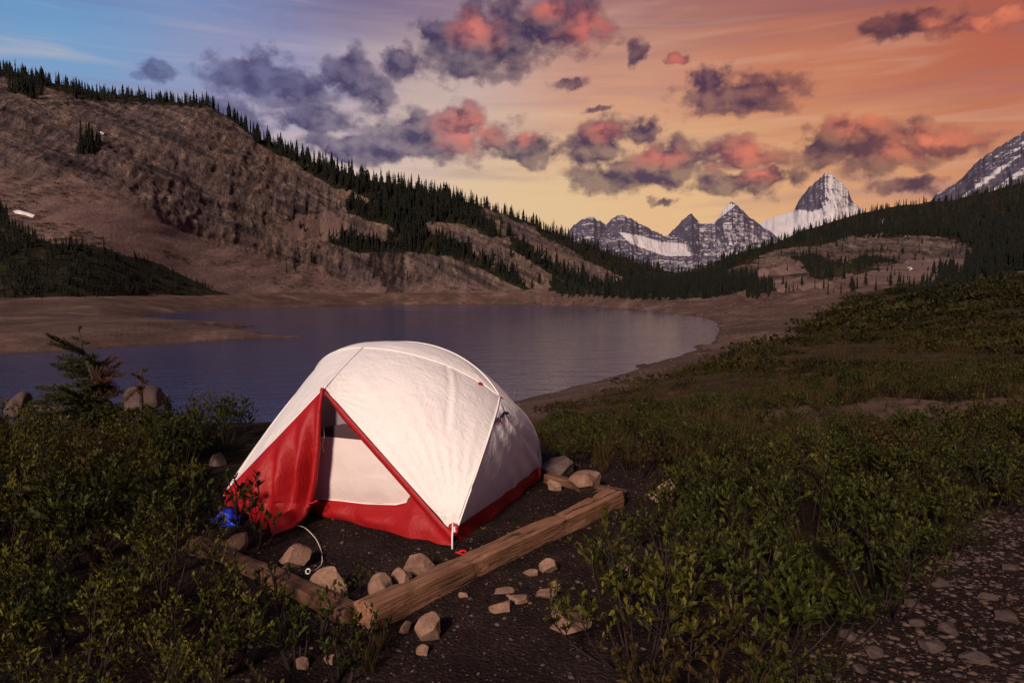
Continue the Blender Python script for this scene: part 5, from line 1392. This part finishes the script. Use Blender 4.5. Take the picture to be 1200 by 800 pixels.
# ---- meadow: bulk ground cover, a few separate bushes
def clump_arrays(seed, n, flat=.55):
    r = np.random.default_rng(seed)
    a = r.uniform(0, 2 * pi, n); rr_ = np.sqrt(r.uniform(0, 1, n)); z = (1 - rr_ ** 2) ** .5 * r.uniform(.35, 1, n) * flat
    B = np.stack([rr_ * np.cos(a), rr_ * np.sin(a), z], -1) * .85
    D = B * [1, 1, .4] + r.normal(size=(n, 3)) * .5 + [0, 0, .8]
    N = r.normal(size=(n, 3)) * .6 + [0, 0, .8]
    return leaves_mesh(B, D, N, r.uniform(.18, .34, n), r.uniform(.10, .18, n), np.clip(r.beta(1.5, 2.2, n), 0, 1))
CL = [clump_arrays(700 + i, 46) for i in range(6)]
def bulk(name, items, protos, mat, label, cat):
    Vs, Fs, Ts, off = [], [], [], 0
    PP = np.array([i[0] for i in items]); PN = fbm(PP[:, 0] * .33, PP[:, 1] * .22, 0, 3, 99) if name == 'meadow_scrub' else np.zeros(len(PP))
    for (p, s, zs), pk in zip(items, PN):
        V, F, T = protos[pr.randrange(len(protos))]; a = pr.uniform(0, 6.28); k = pr.uniform(-.2, .2) + .75 * pk
        Vr = np.stack([V[:, 0] * cos(a) - V[:, 1] * sin(a), V[:, 0] * sin(a) + V[:, 1] * cos(a), V[:, 2] * zs], -1) * s + p
        Vs.append(Vr); Fs.append(F + off); Ts.append(np.clip(T + k, 0, 1)); off += len(V)
    me = mesh_from(name, np.vstack(Vs), np.vstack(Fs), mat, True, {'tint': np.concatenate(Ts)})
    return tag(link(name, me), label, cat, kind='stuff')
mvb = blur(mv, 14)
sel = np.argwhere((mvb > .01) & (seg > .04) & (seg < 4.9) & (TPX > 600) & (TPX < 1290))
wt = np.abs(np.gradient(SY, axis=0))[sel[:, 0], sel[:, 1]]; wt = np.clip(wt, 1e-4, 6); wt /= wt.sum()
idx = RNG.choice(len(sel), 6000, replace=False, p=wt)
items = []
for k in idx:
    if pr.random() > .03 + sstep(.1, .85, mvb[sel[k][0], sel[k][1]]) ** 1.5: continue
    r_, c_ = sel[k]; p = P1[r_, c_].copy(); Yd = p[1]
    nz = float(fbm(p[0] * .30, p[1] * .16, 0, 3, 77))
    if nz < -.14 + .3 * pr.random() ** 3: continue
    s = np.clip(Yd * .015, .22, 1.5) * (.5 + 1.3 * pr.random() ** 2) * (1 + 1.2 * nz)
    p[2] -= .05 * s
    items.append((p, s, pr.uniform(.45, 1.0)))
bulk('meadow_scrub', items, CL, M['cover'], 'low dark green and brown scrub covering the meadow above the lake shore', 'scrub')
# low shrubs in lines down the scree fans
lx = TPX + 0.9 * project(P0)[1]
scm = (scree > .5) & (veg < .4) & (seg > 5.05) & (seg < 7) & (TPX > -20) & (TPX < 720) & (fbm(TX / 26, TY / 60, TZ / 40, 3, 505) > .12)
sel = np.argwhere(scm); wt = np.abs(np.gradient(SY, axis=0))[sel[:, 0], sel[:, 1]]; wt = np.clip(wt, 1e-4, 6); wt /= wt.sum()
bulk('scree_shrubs', [(P1[r_, c_], .5 + 1.9 * pr.random() ** 2, pr.uniform(.5, 1.0)) for r_, c_ in sel[RNG.choice(len(sel), 520, replace=False, p=wt)]], CL, M['cover'], 'scattered low dark shrubs growing on the scree of the rocky hillside', 'shrubs')
# distinct darker bushes out on the meadow
def clump_mesh(seed):
    V, F, T = clump_arrays(seed, 420, .85)
    r = np.random.default_rng(seed); V = V * .62
    return mesh_from('bush', V, F, M['cover'], True, {'tint': T * .6})
def clump_small(seed, n=420):
    r = np.random.default_rng(seed); a = r.uniform(0, 2 * pi, n); rr_ = np.sqrt(r.uniform(0, 1, n)); z = (1 - rr_ ** 2) ** .5 * r.uniform(.2, 1, n) * .8
    B = np.stack([rr_ * np.cos(a), rr_ * np.sin(a), z], -1); B *= (1 + .3 * fbm(B[:, 0] * 2, B[:, 1] * 2, B[:, 2] * 2, 2, seed))[:, None]
    V, F, T = leaves_mesh(B, B * [1, 1, .5] + r.normal(size=(n, 3)) * .5 + [0, 0, .6], r.normal(size=(n, 3)) * .6 + [0, 0, .8], r.uniform(.10, .2, n), r.uniform(.05, .1, n), np.clip(r.beta(1.5, 2.6, n) * .8, 0, 1))
    return mesh_from('meadow_bush', V, F, M['cover'], True, {'tint': T})
BM = [clump_small(800 + i) for i in range(4)]
for (px, py, wpx) in [(1010, 402, 60), (955, 405, 46), (900, 452, 30), (870, 420, 34), (835, 432, 26), (985, 372, 40), (1060, 375, 56), (1120, 352, 60), (1160, 392, 80), (1085, 410, 50), (1040, 440, 56), (1130, 438, 60), (940, 452, 44), (760, 452, 24), (720, 474, 26), (800, 456, 30), (1180, 350, 60), (1010, 350, 44), (880, 445, 22), (970, 430, 40), (1190, 430, 50), (660, 512, 44), (700, 505, 40), (1060, 345, 40), (1105, 398, 44)]:
    c_ = np.argmin(np.abs(px_cols - px)); r0, r1 = 2, int(np.searchsorted(seg[:, 0], 5.0)); r_ = r0 + np.argmin(np.abs(SY[r0:r1, c_] - py)); p = P1[r_, c_]
    s = wpx * p[1] / FPX / 2
    tag(link('meadow_bush', random.choice(BM), loc=p - np.array([0, 0, .06 * s]), rotz=pr.uniform(0, 6.28), scale=(s, s, s * pr.uniform(.55, .85))),
        'rounded dark bush standing out from the low scrub of the meadow', 'bush', 'dark bushes on the meadow')
sel = np.argwhere((mv < .5) & (seg > 1.2) & (seg < 5.0) & (TPX > 600) & (TPX < 1020) & (P1[..., 2] > WATER + .1))
wt = np.abs(np.gradient(SY, axis=0))[sel[:, 0], sel[:, 1]]; wt = np.clip(wt, 1e-4, 6); wt /= wt.sum()
BST = [rock_mesh(ICO1, 1, .8, .6, 1100 + i, 6, .08) for i in range(5)]; BST = [(V, F, np.full(len(V), random.random())) for V, F in BST]
M['pebble'] = mat_leaf('pebble', (0.022, 0.014, 0.013), (0.12, 0.078, 0.068), 0.0, 0.9)
bulk('shore_stones', [(P1[r_, c_], P1[r_, c_][1] * .0013 * (.5 + 2.2 * pr.random() ** 3), 1.0) for r_, c_ in sel[RNG.choice(len(sel), 1500, replace=False, p=wt)]], BST, M['pebble'], 'scattered small stones on the brown gravel shore right of the lake', 'stones')
# ---- grass tufts
def tuft(seed, n=26):
    r = np.random.default_rng(seed); B = np.stack([r.normal(size=n) * .03, r.normal(size=n) * .03, np.zeros(n)], -1)
    D = np.stack([r.normal(size=n) * .35, r.normal(size=n) * .35, np.ones(n)], -1)
    return leaves_mesh(B, D, np.stack([r.normal(size=n), r.normal(size=n), 0.3 * np.ones(n)], -1), r.uniform(.12, .30, n), np.full(n, .0065), np.clip(r.beta(2, 2, n), 0, 1))
TF_ = [tuft(900 + i) for i in range(5)]
items = []
gx_, gy_ = RNG.uniform(.1, 13, 4200), RNG.uniform(3.6, 14, 4200); gz_ = ground_z(gx_, gy_)
gp_, gq_ = project(np.stack([gx_, gy_, gz_], -1))
gk = (gp_ < 1250) & (gp_ > 560) & ~in_poly(gp_, gq_, CLEAR) & ~in_poly(gp_, gq_, PATH) & (in_poly(gp_, gq_, RIGHT) | (gq_ < 545)) & ~((gq_ > 560) & (RNG.uniform(0, 1, 4200) < .6)) & ~((gp_ < 650) & (gy_ < 6.6))
for q in BARE: gk &= ~(in_poly(gp_, gq_, q) & (RNG.uniform(0, 1, len(gk)) < .85))
for k in np.flatnonzero(gk): items.append((np.array([gx_[k], gy_[k], gz_[k]]), pr.uniform(.45, 1.1), 1.0))
for (px, py) in [(430, 770), (440, 760), (425, 785), (700, 620), (705, 640), (698, 610), (720, 640)] * 2:
    q = G(px + pr.uniform(-8, 8), py + pr.uniform(-8, 8)); items.append((q, pr.uniform(.25, .5), 1.0))
sel = np.argwhere((mvb > .35) & (seg > .04) & (seg < 4.0) & (TPX > 590) & (TPX < 1290) & (P1[..., 1] < 70))
wt = np.abs(np.gradient(SY, axis=0))[sel[:, 0], sel[:, 1]]; wt = np.clip(wt, 1e-4, 6); wt /= wt.sum()
for r_, c_ in sel[RNG.choice(len(sel), 900, replace=False, p=wt)]:
    items.append((P1[r_, c_], pr.uniform(.8, 1.5) * np.clip(P1[r_, c_][1] / 18, .8, 2.4), .75))
bulk('meadow_grass', items, TF_, M['grass'], 'thin dry and green grass blades between the shrubs right of the tent', 'grass')
# ---- dead twigs and bare stems
for k, (pp, lab) in enumerate([([(845, 578), (858, 584), (863, 572), (861, 560)], 'curved bare grey twig arching out of the green shrubs'), ([(198, 640), (225, 650), (250, 655), (262, 660)], 'thin bare twig poking out of the thicket over the front timber'),
        ([(120, 770), (128, 745), (138, 735), (141, 725)], 'bare forked twig standing in the dark lower thicket'), ([(600, 480), (601, 470), (603, 462), (602, 452)], 'dry upright stalk on the bank behind the tent')]):
    q = [np.array(at(a, b, {0: 5.0, 1: 3.55, 2: 2.5, 3: 9.0}[k])) for a, b in pp]
    V, Q, T = tube(np.array(q) - q[0], np.linspace(.006, .002, 4), 5); o = link('dead_twig', mesh_from('dead_twig', V, [Q, T], M['twig']), loc=q[0]); tag(o, lab, 'twig')
# ---- pebbles
PEB = []
for i in range(8):
    V, F = rock_mesh(ICO1, 1, random.uniform(.6, .9), random.uniform(.35, .7), 1000 + i, 6, .08); PEB.append((V, F, np.full(len(V), random.random())))
items = []
gx_, gy_ = RNG.uniform(-2.3, 1.6, 6500), RNG.uniform(2.3, 6.4, 6500); gz_ = ground_z(gx_, gy_)
for k in np.flatnonzero(~((gx_ < -1.2) & (gy_ > 5))): items.append((np.array([gx_[k], gy_[k], gz_[k]]), .0028 + .016 * pr.random() ** 7, 1.0))
gx_, gy_ = RNG.uniform(.8, 4.6, 22000), RNG.uniform(2.3, 6.2, 22000); gz_ = ground_z(gx_, gy_); gp_, gq_ = project(np.stack([gx_, gy_, gz_], -1))
for k in np.flatnonzero(in_poly(gp_, gq_, [(1300, 545), (1300, 900), (900, 900), (960, 740), (1060, 680), (1150, 600)])): items.append((np.array([gx_[k], gy_[k], gz_[k]]), .005 + .022 * pr.random() ** 3.5, .5))
bulk('gravel', items, PEB, M['pebble'], 'loose small gravel scattered over the dark soil and the stony path', 'gravel')
